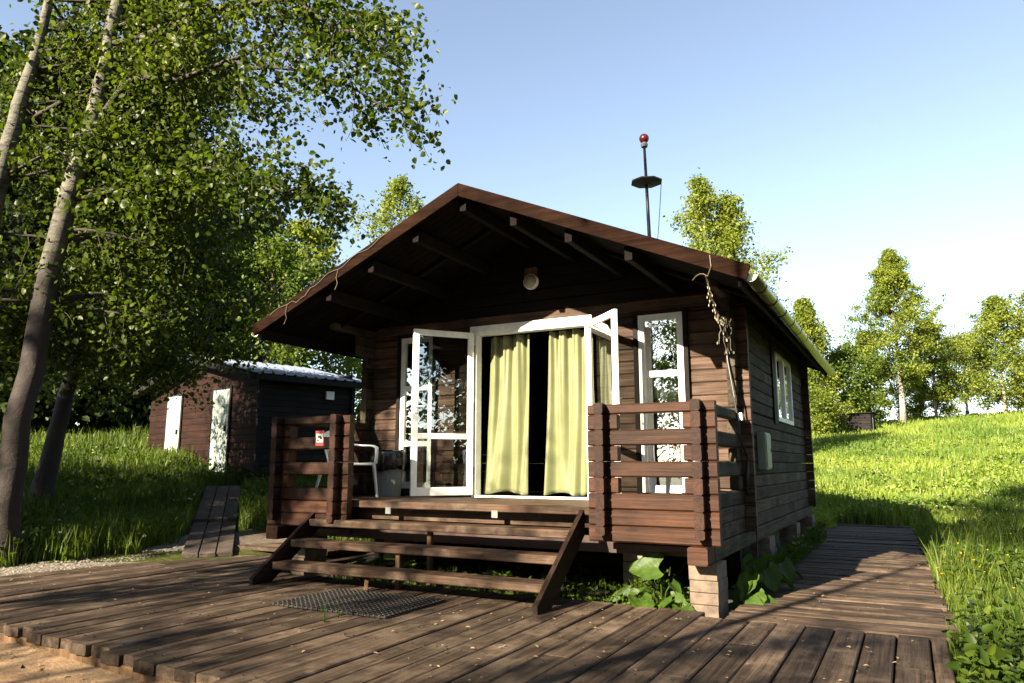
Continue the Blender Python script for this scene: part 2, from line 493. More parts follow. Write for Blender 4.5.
# ------------------------------------------------------------------ terrain
def sp(x, k=0.8):
    return np.log1p(np.exp(np.clip(x/k, -40, 40)))*k
def smooth(x):
    x = np.clip(x, 0, 1); return x*x*(3-2*x)
def hgt(x, y):
    x = np.asarray(x, float); y = np.asarray(y, float)
    r = np.hypot(x, y); az = np.degrees(np.arctan2(x, y))
    left = 0.165*(sp(r - 10.3) - sp(r - 25, 2.0)) + 0.05*(sp(r-25, 2) - sp(r-45, 3))
    slope = 0.102 + 0.0012*np.clip(az, -10, 8)
    right = slope*(sp(r - 16.8, 1.5) - sp(r - 64, 3.0)) - 0.01*sp(r-70, 3)
    w = smooth((-14 - az)/24.0)          # 0 right, 1 left
    back = smooth((np.abs(az + 28) - 62)/35.0)
    z = (left*w + right*(1-w))*(1-back)
    und = 0.03*np.sin(x*0.9 + 1.3)*np.sin(y*0.7) + 0.02*np.sin(x*2.3)*np.cos(y*1.9)
    return -0.13 + z + und*smooth((r-4)/6)
def hz(x, y): return float(hgt(x, y))

def ground_mat():
    m, t, b = nt('ground_soil_and_turf')
    tc = t.nodes.new('ShaderNodeTexCoord')
    n1 = N(t, 'ShaderNodeTexNoise', Scale=0.5, Detail=5.0, Roughness=0.6)
    n2 = N(t, 'ShaderNodeTexNoise', Scale=14.0, Detail=7.0, Roughness=0.7)
    for n in (n1, n2): t.links.new(tc.outputs['Object'], n.inputs['Vector'])
    a = ramp(t, n2.outputs['Fac'], [(0.3, (0.0168, 0.0210, 0.0048)), (0.7, (0.0510, 0.0600, 0.0120))])
    s = ramp(t, n2.outputs['Fac'], [(0.3, (0.1020, 0.1080, 0.0180)), (0.7, (0.1500, 0.1440, 0.0330))])
    # the open meadow (y large, x > -8) is drier than the shaded turf
    sx = t.nodes.new('ShaderNodeSeparateXYZ'); t.links.new(tc.outputs['Object'], sx.inputs[0])
    mr = N(t, 'ShaderNodeMapRange'); mr.inputs['From Min'].default_value = 15; mr.inputs['From Max'].default_value = 24
    t.links.new(sx.outputs['Y'], mr.inputs['Value'])
    c = mixc(t, mr.outputs[0], a, s)
    w = ramp(t, n1.outputs['Fac'], [(0.35, (0.8, 0.85, 0.8)), (0.65, (1.1, 1.1, 1.0))])
    c = mixc(t, 1.0, c, w, 'MULTIPLY')
    t.links.new(c, b.inputs['Base Color'])
    b.inputs['Roughness'].default_value = 0.95
    b.inputs['Specular IOR Level'].default_value = 0.1
    bump(t, b, n2.outputs['Fac'], 0.8, 0.04)
    return m
rad = np.concatenate([[0.0], np.geomspace(0.6, 1500, 110)])
ang = np.linspace(0, 2*np.pi, 288, endpoint=False)
RR, AA = np.meshgrid(rad, ang, indexing='ij')
GX = RR*np.sin(AA); GY = RR*np.cos(AA)
GV = np.stack([GX, GY, hgt(GX, GY)], -1).reshape(-1, 3)
nr, na = RR.shape
ii, jj = np.meshgrid(np.arange(nr-1), np.arange(na), indexing='ij')
j2 = (jj+1) % na
GF = np.stack([ii*na+jj, ii*na+j2, (ii+1)*na+j2, (ii+1)*na+jj], -1).reshape(-1, 4)
g = np_obj('ground', GV, GF, ground_mat(), smooth=True)
tag(g, kind='structure')

# sandy patch in front of the deck
def sand_mat():
    m, t, b = nt('sandy_soil')
    tc = t.nodes.new('ShaderNodeTexCoord')
    n1 = N(t, 'ShaderNodeTexNoise', Scale=3.0, Detail=8.0, Roughness=0.65)
    n2 = N(t, 'ShaderNodeTexNoise', Scale=40.0, Detail=5.0, Roughness=0.7)
    for n in (n1, n2): t.links.new(tc.outputs['Object'], n.inputs['Vector'])
    c = ramp(t, n1.outputs['Fac'], [(0.3, (0.115, 0.06, 0.025)), (0.55, (0.26, 0.165, 0.08)), (0.75, (0.37, 0.26, 0.14))])
    w = ramp(t, n2.outputs['Fac'], [(0.3, (0.7, 0.68, 0.65)), (0.7, (1.15, 1.15, 1.15))])
    c = mixc(t, 1.0, c, w, 'MULTIPLY')
    t.links.new(c, b.inputs['Base Color'])
    b.inputs['Roughness'].default_value = 0.95
    bump(t, b, n2.outputs['Fac'], 0.7, 0.02)
    return m
sx_, sy_ = np.meshgrid(np.linspace(-10, 1.5, 240), np.linspace(0.8, 3.75, 90), indexing='ij')
sz_ = hgt(sx_, sy_) + 0.012
for k in range(7):
    fr = 0.9*1.85**k; am = 0.055/1.55**k
    sz_ += am*np.sin(fr*(sx_*1.0 + 0.35*sy_) + k*1.7)*np.cos(fr*(sy_*1.1 - 0.2*sx_) + k*2.3)
sz_ = np.maximum(sz_, hgt(sx_, sy_) + 0.004)
sv = np.stack([sx_, sy_, sz_], -1).reshape(-1, 3)
a_, b_ = np.meshgrid(np.arange(239), np.arange(89), indexing='ij')
sf = np.stack([a_*90+b_, (a_+1)*90+b_, (a_+1)*90+b_+1, a_*90+b_+1], -1).reshape(-1, 4)
M['sand'] = sand_mat()
tag(np_obj('sand', sv, sf, M['sand'], smooth=True), kind='structure')

# scattered small stones (deformed octahedra), used for gravel
def stones(P, S, seed=0):
    rg = np.random.default_rng(seed)
    n = len(P)
    base = np.array([(1,0,0),(-1,0,0),(0,1,0),(0,-1,0),(0,0,1),(0,0,-1)], float)
    A = rg.uniform(0, 2*np.pi, n)
    sc = rg.uniform(0.6, 1.2, (n, 3))*S[:, None]; sc[:, 2] *= 0.65
    V = base[None]*sc[:, None, :]
    V += rg.normal(0, 0.15, V.shape)*S[:, None, None]
    c, s = np.cos(A)[:, None], np.sin(A)[:, None]
    X = V[..., 0]*c - V[..., 1]*s; Y = V[..., 0]*s + V[..., 1]*c
    V = np.stack([X, Y, V[..., 2]], -1) + P[:, None]
    tri = np.array([(0,2,4,4),(2,1,4,4),(1,3,4,4),(3,0,4,4)])
    # 4 upper faces as kites (degenerate-free quads): use equator midpoint trick
    quads = np.array([(0,2,4,3),(1,3,4,2)])
    F = (quads[None] + 6*np.arange(n)[:, None, None]).reshape(-1, 4)
    return V.reshape(-1, 3), F
M['gravel'] = plain('gravel_stone', (0.30, 0.26, 0.21), 0.9, var=0.5, nscale=25)

# gravel strip along the deck's left side, from the sand to the boardwalk
gx = RNG.uniform(-10.4, -8.75, 6000); gy = RNG.uniform(2.6, 7.8, 6000)
keep = (gx > -9.3 - 0.2*np.sin(gy*1.7) - 0.02*(7.8-gy)) 
gx, gy = gx[keep], gy[keep]
gs = RNG.uniform(0.008, 0.024, len(gx))
V, F = stones(np.stack([gx, gy, hgt(gx, gy) + 0.006], -1), gs, 3)
tag(np_obj('gravel', V, F, M['gravel']), 'strip of small grey gravel between the deck and the grass', 'gravel', kind='stuff')
V0 = []; 
gyl = np.linspace(2.6, 7.9, 60)
for yy in gyl:
    lft = -9.35 - 0.2*math.sin(yy*1.7) - 0.02*(7.8-yy)
    for xx in np.linspace(lft, -8.7, 8):
        V0.append((xx, yy, hz(xx, yy) + 0.005))
F0 = [(i*8+j, (i+1)*8+j, (i+1)*8+j+1, i*8+j+1) for i in range(59) for j in range(7)]
tag(np_obj('gravel_bed', V0, F0, plain('gravel_bed_soil', (0.2, 0.165, 0.125), 0.95, var=0.5, nscale=30, bstr=0.8), smooth=True), kind='structure')

V1 = []; nx_, ny_ = 16, 12
for i in range(nx_):
    for j in range(ny_):
        xx = -9.0 + 2.6*i/(nx_-1); yy = 7.2 + 1.75*j/(ny_-1)
        V1.append((xx, yy, hz(xx, yy) + 0.007))
F1 = [(i*ny_+j, (i+1)*ny_+j, (i+1)*ny_+j+1, i*ny_+j+1) for i in range(nx_-1) for j in range(ny_-1)]
tag(np_obj('soil_bed', V1, F1, plain('bare_soil', (0.13, 0.095, 0.06), 0.95, var=0.6, nscale=18, bstr=0.9), smooth=True), kind='structure')
# clods and pebbles on the sand
gx = RNG.uniform(-8.5, -1.5, 900); gy = RNG.uniform(1.6, 3.3, 900)
k_ = gy < 3.03 - 0.105*(gx + 3.6) - 0.05
gx, gy = gx[k_], gy[k_]
zi = sz_[np.clip(((gx + 10)/11.5*239).astype(int), 0, 239), np.clip(((gy - 0.8)/2.95*89).astype(int), 0, 89)]
V, F = stones(np.stack([gx, gy, zi + 0.004], -1), RNG.uniform(0.006, 0.03, len(gx))*RNG.uniform(0.4, 1, len(gx)), 9)
tag(np_obj('clods', V, F, M['sand']), 'small clods and pebbles on the sandy soil before the deck', 'clods', kind='stuff')

# ------------------------------------------------------------------ deck, paths
def front_y(x): return 3.13 - 0.105*(x + 3.6)
d = MB()
x = -8.95
while x < 0.06:
    w = random.uniform(0.185, 0.215)
    if x + w > 0.14: w = 0.14 - x
    xm = x + w/2
    y0 = front_y(xm) + random.uniform(-0.035, 0.035)
    y1 = (8.25 if xm < -6.5 else 6.42) + random.uniform(-0.02, 0.02)
    if xm > -1.55: y1 = 6.22 + random.uniform(-0.008, 0.008)
    z = random.uniform(-0.006, 0.004)
    hh = 0.07
    # some boards are butt-jointed part-way
    cuts = [y0, y1]
    if random.random() < 0.5: cuts = [y0, random.uniform(y0+1.2, y1-0.8), y1]
    for a, b2 in zip(cuts[:-1], cuts[1:]):
        zz = z + random.uniform(-0.003, 0.003)
        d.beam((xm, a + 0.003, zz - hh/2), (xm + random.uniform(-.004, .004), b2 - 0.003, zz - hh/2 + random.uniform(-.003, .003)), w - random.uniform(0.008, 0.016), hh, 0.008)
    x += w
tag(d.build('deck', M['deck_y']), kind='structure')
nl_ = MB(); xx = -8.85
while xx < 0.1:
    for yb in (front_y(xx) + 0.14, 4.35, 5.35, 6.05):
        for dx in (-0.05, 0.05):
            nl_.lathe([(0.006, 0.001), (0.006, 0.0065), (0.0, 0.0075)], (xx + dx + random.uniform(-.008, .008), yb + random.uniform(-.015, .015), 0.0), 6)
    xx += 0.2
tag(nl_.build('deck_nails', M['black']), kind='structure')
b = MB()
b.beam((-9.0, front_y(-9.0)+0.06, -0.115), (-3.2, front_y(-3.2)+0.06, -0.115), 0.10, 0.09, 0.01)
b.beam((-3.2, front_y(-3.2)+0.06, -0.115), (0.1, front_y(0.1)+0.06, -0.115), 0.10, 0.09, 0.01)
b.beam((-8.9, 3.6, -0.11), (-8.9, 8.2, -0.11), 0.05, 0.08, 0.01)
b.beam((0.08, 2.7, -0.11), (0.08, 6.2, -0.11), 0.05, 0.08, 0.01)
tag(b.build('deck_bearer', M['softwood']), kind='structure')

p = MB(); y = 6.235; k = 0
while y < 17.2:
    w = random.uniform(0.12, 0.15)
    z = -0.004 + random.uniform(-0.006, 0.006)
    xe = 0.20 - 0.022*(y - 6.2) + random.uniform(-0.05, 0.05)
    xs = -1.42 if y < 9 else -1.42 - 0.05*(y-9)
    if y > 16.3: xe -= random.uniform(0, 0.6)
    p.beam((xs + random.uniform(-.04, .04), y + w/2, z - 0.022), (xe, y + w/2 + random.uniform(-.01, .01), z - 0.022 + random.uniform(-.008, .008)), w - random.uniform(0.006, 0.014), 0.045, 0.006)
    y += w
tag(p.build('path', M['deck_x']), kind='structure')

# boardwalk up to the shed: two runs of long boards
BW0 = Vector((-8.42, 7.0)); BW1 = Vector((-11.80, 10.12))
bd = (BW1 - BW0).normalized(); bs = Vector((bd.y, -bd.x))
w_ = MB()
def bw_pt(s, o, dz=0.0):
    q = BW0 + bd*s + bs*o
    return (q.x, q.y, hz(q.x, q.y) + 0.035 + dz)
L = (BW1 - BW0).length
for run, (s0, s1, dz) in enumerate(((-0.15, 1.75, 0.0), (1.7, L, 0.04))):
    for kk in range(3):
        o = -0.24 + 0.213*kk + 0.106
        w_.beam(bw_pt(s0 + random.uniform(-.05, .05), o, dz), bw_pt(s1 + random.uniform(-.05, .05), o, dz), 0.197, 0.045, 0.006, seg=4)
    q0 = bw_pt(s0 + 0.15, -0.26, dz - 0.06); q1 = bw_pt(s0 + 0.15, 0.45, dz - 0.06)
    w_.beam(q0, q1, 0.1, 0.06, 0.004)
q0 = bw_pt(1.72, -0.43, 0.0); q1 = bw_pt(1.72, 0.42, 0.0)
tag(w_.build('boardwalk', wood('boardwalk_wood', (0.075, 0.06, 0.05), (0.2, 0.165, 0.135), 1, 0.75, 20, 2.0, 0.35, 0.6)), kind='structure')
# low side platform beside the boardwalk, left of the porch
s_ = MB()
for kk in range(5):
    yy = 7.65 + kk*0.2
    s_.beam((-8.55 + 0.05*kk, yy, 0.07), (-6.75, yy + 0.02, 0.07), 0.19, 0.05, 0.006)
s_.beam((-8.35, 7.6, 0.01), (-8.35, 8.5, 0.01), 0.1, 0.07, 0.006)
s_.beam((-6.95, 7.6, 0.01), (-6.95, 8.5, 0.01), 0.1, 0.07, 0.006)
tag(s_.build('platform', M['deck_x']), kind='structure')

# ------------------------------------------------------------------ the log cabin
XC = -4.07
HW = 2.47                    # centre of side walls from XC
YF = 8.14                    # centre of the front wall
YB = 13.62                   # centre of the rear wall
YR = 6.50                    # centre of the porch's front rail
ROW = 0.1433
Z0 = 0.52
ZR = 4.10                    # underside of roof at the ridge
SL = 0.435
def roof_z(x): return ZR - SL*abs(x - XC)

cabin = empty('log_cabin', (XC, 9.5, 0), world_built=True)
tag(cabin, 'dark brown log cabin with gabled roof, raised porch and open white doors', 'cabin')

def log_rows(mb, axis, c, t, a0, a1, z0, z1, openings=(), clip=None, ch=0.013, row=ROW):
    k = 0
    while z0 + k*row < z1 - 0.02:
        za = z0 + k*row; zb = min(za + row, z1)
        brk = sorted({za, zb} | {z for o in openings for z in (o[2], o[3]) if za + 0.004 < z < zb - 0.004})
        for sa, sb in zip(brk[:-1], brk[1:]):
            if sb - sa < 0.012: continue
            zm = (sa + sb)/2
            lo, hi = a0, a1
            if callable(a0): lo = a0(k, zm)
            if callable(a1): hi = a1(k, zm)
            if clip:
                cl = clip(zm)
                if cl is None: continue
                lo, hi = max(lo, cl[0]), min(hi, cl[1])
            if hi - lo < 0.03: continue
            segs = [(lo, hi)]
            for o0, o1, oz0, oz1 in openings:
                if oz0 <= zm <= oz1:
                    ns = []
                    for s0, s1 in segs:
                        if o1 <= s0 or o0 >= s1: ns.append((s0, s1))
                        else:
                            if o0 - s0 > 0.02: ns.append((s0, o0))
                            if s1 - o1 > 0.02: ns.append((o1, s1))
                    segs = ns
            for s0, s1 in segs:
                j = random.uniform(-0.003, 0.003)
                if axis == 0:
                    mb.beam((s0, c + j, zm), (s1, c + j, zm), t, sb - sa - 0.003, ch)
                else:
                    mb.beam((c + j, s0, zm), (c + j, s1, zm), t, sb - sa - 0.003, ch)
        k += 1

DOOR = (-4.88, -3.25, 0.78, 2.92)
WIN_R = (-2.65, -2.13, 0.90, 2.91)
WIN_L = (-6.01, -5.49, 0.90, 2.91)
XL, XR = XC - HW - 0.155, XC + HW + 0.155
T = 0.09
w = MB()
log_rows(w, 0, YF, T, XL, XR, Z0, 3.1, [DOOR, WIN_R, WIN_L], clip=lambda z: (XC - (ZR + 0.03 - z)/SL, XC + (ZR + 0.03 - z)/SL))
w.build('wall', M['log_x'], cabin)
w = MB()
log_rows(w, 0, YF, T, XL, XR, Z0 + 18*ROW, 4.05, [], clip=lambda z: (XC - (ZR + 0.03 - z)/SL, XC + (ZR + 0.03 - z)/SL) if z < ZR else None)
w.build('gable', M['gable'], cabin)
w = MB()
log_rows(w, 0, YB, T, XL, XR, Z0, 4.05, [(-5.2, -4.4, 1.7, 2.7)], clip=lambda z: (XC - (ZR + 0.03 - z)/SL, XC + (ZR + 0.03 - z)/SL) if z < ZR else None)
w.box((-5.2, YB-0.02, 1.7), (-4.4, YB+0.02, 2.7))
w.build('wall', M['log_x'], cabin)
SWIN = (10.62, 12.1, 1.80, 2.76)
zt = roof_z(XC + HW) + 0.03
def y_start(k, z):
    if z > zt - 0.17: return 7.25
    if z > zt - 0.32: return 7.78
    return YF - 0.2
for sx in (1, -1):
    w = MB()
    log_rows(w, 1, XC + sx*HW, T, y_start, YB + 0.2, Z0, zt, [SWIN] if sx > 0 else [])
    w.beam((XC + sx*HW, 6.62, Z0 - 0.075), (XC + sx*HW, YB + 0.15, Z0 - 0.075), 0.12, 0.145, 0.012)
    w.build('wall', M['log_y'], cabin)
# inside: floor, partition, ceiling
w = MB()
w.box((XC - HW, YF + 0.06, 0.70), (XC + HW, YB - 0.06, 0.80)); w.build('floor', M['purlin'], cabin)
w = MB()
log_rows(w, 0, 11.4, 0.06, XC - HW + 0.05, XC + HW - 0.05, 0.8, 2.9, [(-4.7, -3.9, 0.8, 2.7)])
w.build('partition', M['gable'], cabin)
w = MB(); w.box((XC - HW + 0.05, YB - 0.075, 0.8), (XC + HW - 0.05, YB - 0.05, 2.9)); w.build('gap_backing', M['gable'], cabin)  # panel added to stop daylight showing between the rear logs

# porch floor, joists
w = MB(); x = XC - HW + 0.06
yy = 6.68
w.beam((-5.63, 6.66, 0.773), (-2.66, 6.66, 0.773), 0.10, 0.074, 0.008)
yy = 6.715
while yy < YF - 0.06:
    a = XC - HW + 0.05; b2 = XC + HW - 0.05
    w.beam((a, yy + 0.068, 0.786), (b2, yy + 0.068, 0.786), 0.13, 0.045, 0.006)
    yy += 0.137
w.build('porch_floor', M['stair'], cabin)
w = MB()
for xx in (-6.3, -5.5, -4.8, -4.1, -3.4, -2.6, -1.85):
    w.beam((xx, 6.9, 0.66), (xx, YF, 0.66), 0.06, 0.16)
for x0, x1 in ((-6.45, -5.65), (-2.5, -1.7)):
    w.beam((x0, 6.72, 0.46), (x1, 6.72, 0.46), 0.05, 0.06, 0.008)
w.beam((-6.5, 6.92, 0.45), (-1.64, 6.92, 0.45), 0.06, 0.15)
w.build('floor_joist', M['copper'], cabin)
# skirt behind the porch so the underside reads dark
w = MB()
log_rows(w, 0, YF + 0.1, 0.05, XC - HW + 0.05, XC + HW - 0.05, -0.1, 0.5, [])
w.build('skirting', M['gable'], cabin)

# railings: crossed log ends, boards with gaps
def railing_front(x0, x1, cols):
    w = MB()
    zs = Z0
    for k in range(9):
        za = zs + k*ROW; zb = za + ROW - 0.003
        if k == 8: zb = za + 0.092
        zm = (za + zb)/2
        full = k in (0, 1, 2, 4, 6, 8)
        spans = [(x0, x1)] if full else [(x0, cols[0] + 0.14), (cols[1] - 0.14, x1)]
        for s0, s1 in spans:
            w.beam((s0, YR, zm), (s1, YR, zm), T, zb - za, 0.013)
    return w
def col_ends(w, xs):
    for xx in [xs]:
        for k in range(9):
            za = Z0 + k*ROW + (0.0 if k else 0.06)
            zb = Z0 + (k+1)*ROW - 0.003 if k < 8 else Z0 + k*ROW + 0.10
            zm = (za + zb)/2
            w.beam((xx, YR - 0.155, zm), (xx, YR - T/2 - 0.002, zm), 0.085, zb - za, 0.013)
    return w
for sx, (x0, x1, cols) in ((1, (-2.64, -1.455, (-2.49, XC + HW))), (-1, (-6.685, -5.50, (XC - HW, -5.65)))):
    rl = railing_front(x0, x1, cols).build('railing', M['rail_x'], cabin)
    for cx in cols: col_ends(MB(), cx).build('log_end', M['rail_y'], rl)
    # short return of the inner column towards the floor edge
    inner = cols[0] if sx > 0 else cols[1]
    w = MB()
    for k in range(9):
        za = Z0 + k*ROW; zb = za + ROW - 0.003 if k < 8 else za + 0.10
        w.beam((inner, YR + T/2 + 0.002, (za+zb)/2), (inner, YR + 0.17, (za+zb)/2), 0.085, zb - za, 0.013)
    w.build('log_end', M['rail_y'], rl)
    # side railing back to the house wall
    w = MB()
    for k in range(9):
        za = Z0 + k*ROW; zb = za + ROW - 0.003 if k < 8 else za + 0.10
        full = k in (0, 1, 2, 4, 6, 8)
        spans = [(YR + T/2 + 0.002, YF - 0.205)] if full else [(YR + T/2 + 0.002, YR + 0.18), (YF - 0.30, YF - 0.205)]
        for s0, s1 in spans:
            w.beam((XC + sx*HW, s0, (za+zb)/2), (XC + sx*HW, s1, (za+zb)/2), T, zb - za, 0.013)
    w.build('railing', M['log_y'] if sx > 0 else M['rail_y'], cabin)
    # sill log end under the corner
    w = MB()
    w.beam((XC + sx*(HW - 0.03), 6.36, Z0 - 0.077), (XC + sx*(HW - 0.03), 6.62, Z0 - 0.077), 0.17, 0.148, 0.012)
    w.build('sill_end', M['rail_x'], cabin)

# piers of stacked blocks
for (px_, py_, top) in ((XC + HW - 0.03, 6.72, Z0 - 0.153), (XC - HW + 0.05, 6.95, Z0 - 0.153), (XC + HW - 0.02, 9.4, Z0 - 0.15), (XC + HW - 0.02, 11.7, Z0 - 0.15),
                        (-2.55, 7.6, Z0 - 0.08), (-5.6, 7.6, Z0 - 0.08), (XC - HW, 9.6, Z0 - 0.15), (XC - HW, 12.6, Z0 - 0.15), (XC + HW, 13.5, Z0 - 0.15)):
    w = MB(); z = hz(px_, py_) - 0.04
    hs = [0.09, 0.10, 0.10]
    n = 0
    while z < top - 0.01:
        h = hs[n % 3] if top - z > 0.32 else (0.19 if top - z <= 0.2 else 0.10)
        h = min(h, top - z)
        jx, jy = random.uniform(-.008, .008), random.uniform(-.008, .008)
        w.beam((px_ - 0.12 + jx, py_ + jy, z + h/2), (px_ + 0.12 + jx, py_ + jy, z + h/2), 0.38, h - 0.004, 0.006)
        z += h; n += 1
    w.build('pier', M['block'] if n % 2 else M['block2'], cabin)

# stairs
st = empty('stairs', (0, 0, 0)); st.parent = cabin
st.location = (0, 0, 0)
TR = [(6.38, 0.61), (6.11, 0.41), (5.86, 0.205)]
for yy, zz in TR:
    w = MB()
    w.beam((-5.96, yy + 0.115, zz - 0.038), (-2.80, yy + 0.115, zz - 0.038), 0.25, 0.076, 0.008, seg=6, wob=0.002)
    w.build('tread', M['stair'], st)
for xx in (-5.985, -2.775):
    w = MB()
    pr = [(5.60, 0.004), (5.60, 0.07), (6.63, 0.80), (6.63, 0.56), (5.86, 0.004)]
    n_ = len(pr)
    w.add([(xx - 0.0225, p0, p1) for p0, p1 in pr] + [(xx + 0.0225, p0, p1) for p0, p1 in pr],
          [tuple(range(n_)), tuple(range(2*n_-1, n_-1, -1))] + [(k, (k+1) % n_, n_ + (k+1) % n_, n_ + k) for k in range(n_)])
    w.build('stringer', M['stringer'], st)
w = MB(); w.beam((-5.6, 6.80, 0.665), (-2.7, 6.80, 0.665), 0.035, 0.12, 0.005); w.build('riser', M['stair'], st)
for xx, yy, z1 in ((-4.42, 6.50, 0.534), (-4.56, 6.16, 0.334)):
    w = MB(); w.beam((xx, yy, 0.0), (xx, yy, z1), 0.05, 0.05, 0.004); w.build('post', M['softwood'], st)
w = MB(); w.beam((-4.8, 5.98, 0.14), (-4.72, 5.86, 0.005), 0.04, 0.03, 0.004); w.build('brace', M['softwood'], st)
for xx in (-5.05, -3.72):
    w = MB(); w.box((xx - 0.035, 6.604, 0.68), (xx + 0.035, 6.609, 0.752)); w.build('bracket', M['steel'], st)

# roof
Y0R, Y1R = 6.43, 14.05
EV = 2.90
roof = MB()
th = 0.05
nx = 1/math.hypot(1, SL)
for sx in (1, -1):
    # boards running along the slope, visible from below
    y = Y0R
    while y < Y1R:
        bw = 0.115
        z0 = ZR + 0.02; x1 = XC + sx*EV; z1 = ZR - SL*EV + 0.02
        roof.beam((XC + sx*0.01, y + bw/2, z0), (x1, y + bw/2, z1), bw - 0.005, 0.03, 0.004)
        y += bw
rf = roof.build('roof', M['roof_shade_wood'], cabin)
w = MB()
for sx in (1, -1):
    zt0 = ZR + 0.05; xe = XC + sx*(EV + 0.03)
    ze = zt0 - SL*(EV + 0.03)
    w.beam((XC + sx*0.012, (Y0R+Y1R)/2 + 0.006, zt0), (xe, (Y0R+Y1R)/2 + 0.006, ze), Y1R - Y0R + 0.0, 0.025, 0.004)
w.build('roof_cover', M['felt'], rf)
for sx in (1, -1):
    for yb in (Y0R - 0.02, Y1R + 0.055):
        w = MB()
        xa = XC + sx*0.002; xe = XC + sx*(EV + 0.05)
        za = ZR + 0.035; ze = za - SL*(EV + 0.05)
        dz = 0.145
        yt = 0.035
        vs = []
        for yv in (yb - yt/2, yb + yt/2):
            vs += [(xa, yv, za - dz/2), (xe, yv, ze - dz/2), (xe + sx*0.035, yv, ze + dz/2 - 0.015), (xa, yv, za + dz/2)]
        w.add(vs, [(0,1,2,3), (7,6,5,4), (0,4,5,1), (1,5,6,2), (2,6,7,3), (3,7,4,0)])
        w.build('bargeboard', M['barge'], rf)
    # eave fascia
    w = MB(); xe = XC + sx*(EV - 0.015)
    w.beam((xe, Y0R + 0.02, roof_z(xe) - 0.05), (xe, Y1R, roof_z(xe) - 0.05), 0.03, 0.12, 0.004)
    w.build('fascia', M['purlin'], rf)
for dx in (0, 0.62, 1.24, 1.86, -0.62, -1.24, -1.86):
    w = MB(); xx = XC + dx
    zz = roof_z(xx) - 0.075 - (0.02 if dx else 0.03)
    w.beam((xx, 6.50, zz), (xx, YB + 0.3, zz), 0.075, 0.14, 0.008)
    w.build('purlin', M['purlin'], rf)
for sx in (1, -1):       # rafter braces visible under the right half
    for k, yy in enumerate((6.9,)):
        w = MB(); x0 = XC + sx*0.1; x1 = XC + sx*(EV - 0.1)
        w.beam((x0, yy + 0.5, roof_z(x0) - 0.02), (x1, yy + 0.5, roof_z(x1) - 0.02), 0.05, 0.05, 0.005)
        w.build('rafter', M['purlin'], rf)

# gutters
for sx in (1, -1):
    gx0 = XC + sx*(EV + 0.075); gz = roof_z(XC + EV) - 0.005
    rr = 0.065; ya, yb = 6.44, 14.1
    seg = 10; vs = []; fs = []
    ny = 14
    for i in range(ny + 1):
        yv = ya + (yb - ya)*i/ny
        zz = gz - 0.02*i/ny
        for k in range(seg + 1):
            a = math.pi + math.pi*k/seg
            vs.append((gx0 + rr*math.cos(a), yv, zz + rr*math.sin(a)))
    for i in range(ny):
        for k in range(seg):
            q = i*(seg+1) + k
            fs.append((q, q+1, q+seg+2, q+seg+1))
    w = MB(); w.add(vs, fs)
    gt = w.build('gutter', M['gutter'], rf, smooth=True, solid=0.006)
    # white end disc and brackets
    w = MB()
    cap = [(gx0 + rr*0.98*math.cos(math.pi + math.pi*k/seg), ya + 0.035, gz + rr*0.98*math.sin(math.pi + math.pi*k/seg)) for k in range(seg+1)]
    w.add(cap + [(p_[0], ya + 0.045, p_[2]) for p_ in cap], [tuple(range(seg+1)), tuple(range(2*seg+1, seg, -1))])
    w.build('end_cap', M['white'], gt)
    for i in range(12):
        yv = ya + 0.45 + i*0.62
        w = MB()
        pts = [(gx0 - sx*0.07, yv, gz + 0.06)] + [(gx0 + (rr+0.006)*math.cos(math.pi + math.pi*k/8) * (1), yv, gz - 0.003 + (rr+0.006)*math.sin(math.pi + math.pi*k/8)) for k in range(9)]
        if sx < 0: pts = [(gx0 + 0.07, yv, gz + 0.06)] + pts[1:][::-1]
        for q0, q1 in zip(pts[:-1], pts[1:]):
            w.beam(q0, q1, 0.022, 0.006, 0.0, up=(0, 1, 0) if False else (0, 0.0001, 1))
        w.build('bracket', M['black'], gt)

# doors and windows -------------------------------------------------
def sash_local(w_, h_, rails, st_=0.075, t_=0.045, bot=0.10):
    """frame bars of a glazed leaf in the XZ plane, from (0,0) to (w_,h_); returns bars MB and pane rectangles"""
    mb = MB()
    mb.box((0, -t_/2, 0), (st_, t_/2, h_)); mb.box((w_-st_, -t_/2, 0), (w_, t_/2, h_))
    zs = [0.0] + list(rails) + [h_]
    mb.box((st_, -t_/2+0.001, 0), (w_-st_, t_/2-0.001, bot)); mb.box((st_, -t_/2+0.001, h_-st_), (w_-st_, t_/2-0.001, h_))
    for z in rails: mb.box((st_, -t_/2+0.001, z-0.035), (w_-st_, t_/2-0.001, z+0.035))
    lo = [bot] + [z+0.035 for z in rails]; hi = [z-0.035 for z in rails] + [h_-st_]
    return mb, [(st_, w_-st_, a, b) for a, b in zip(lo, hi)]

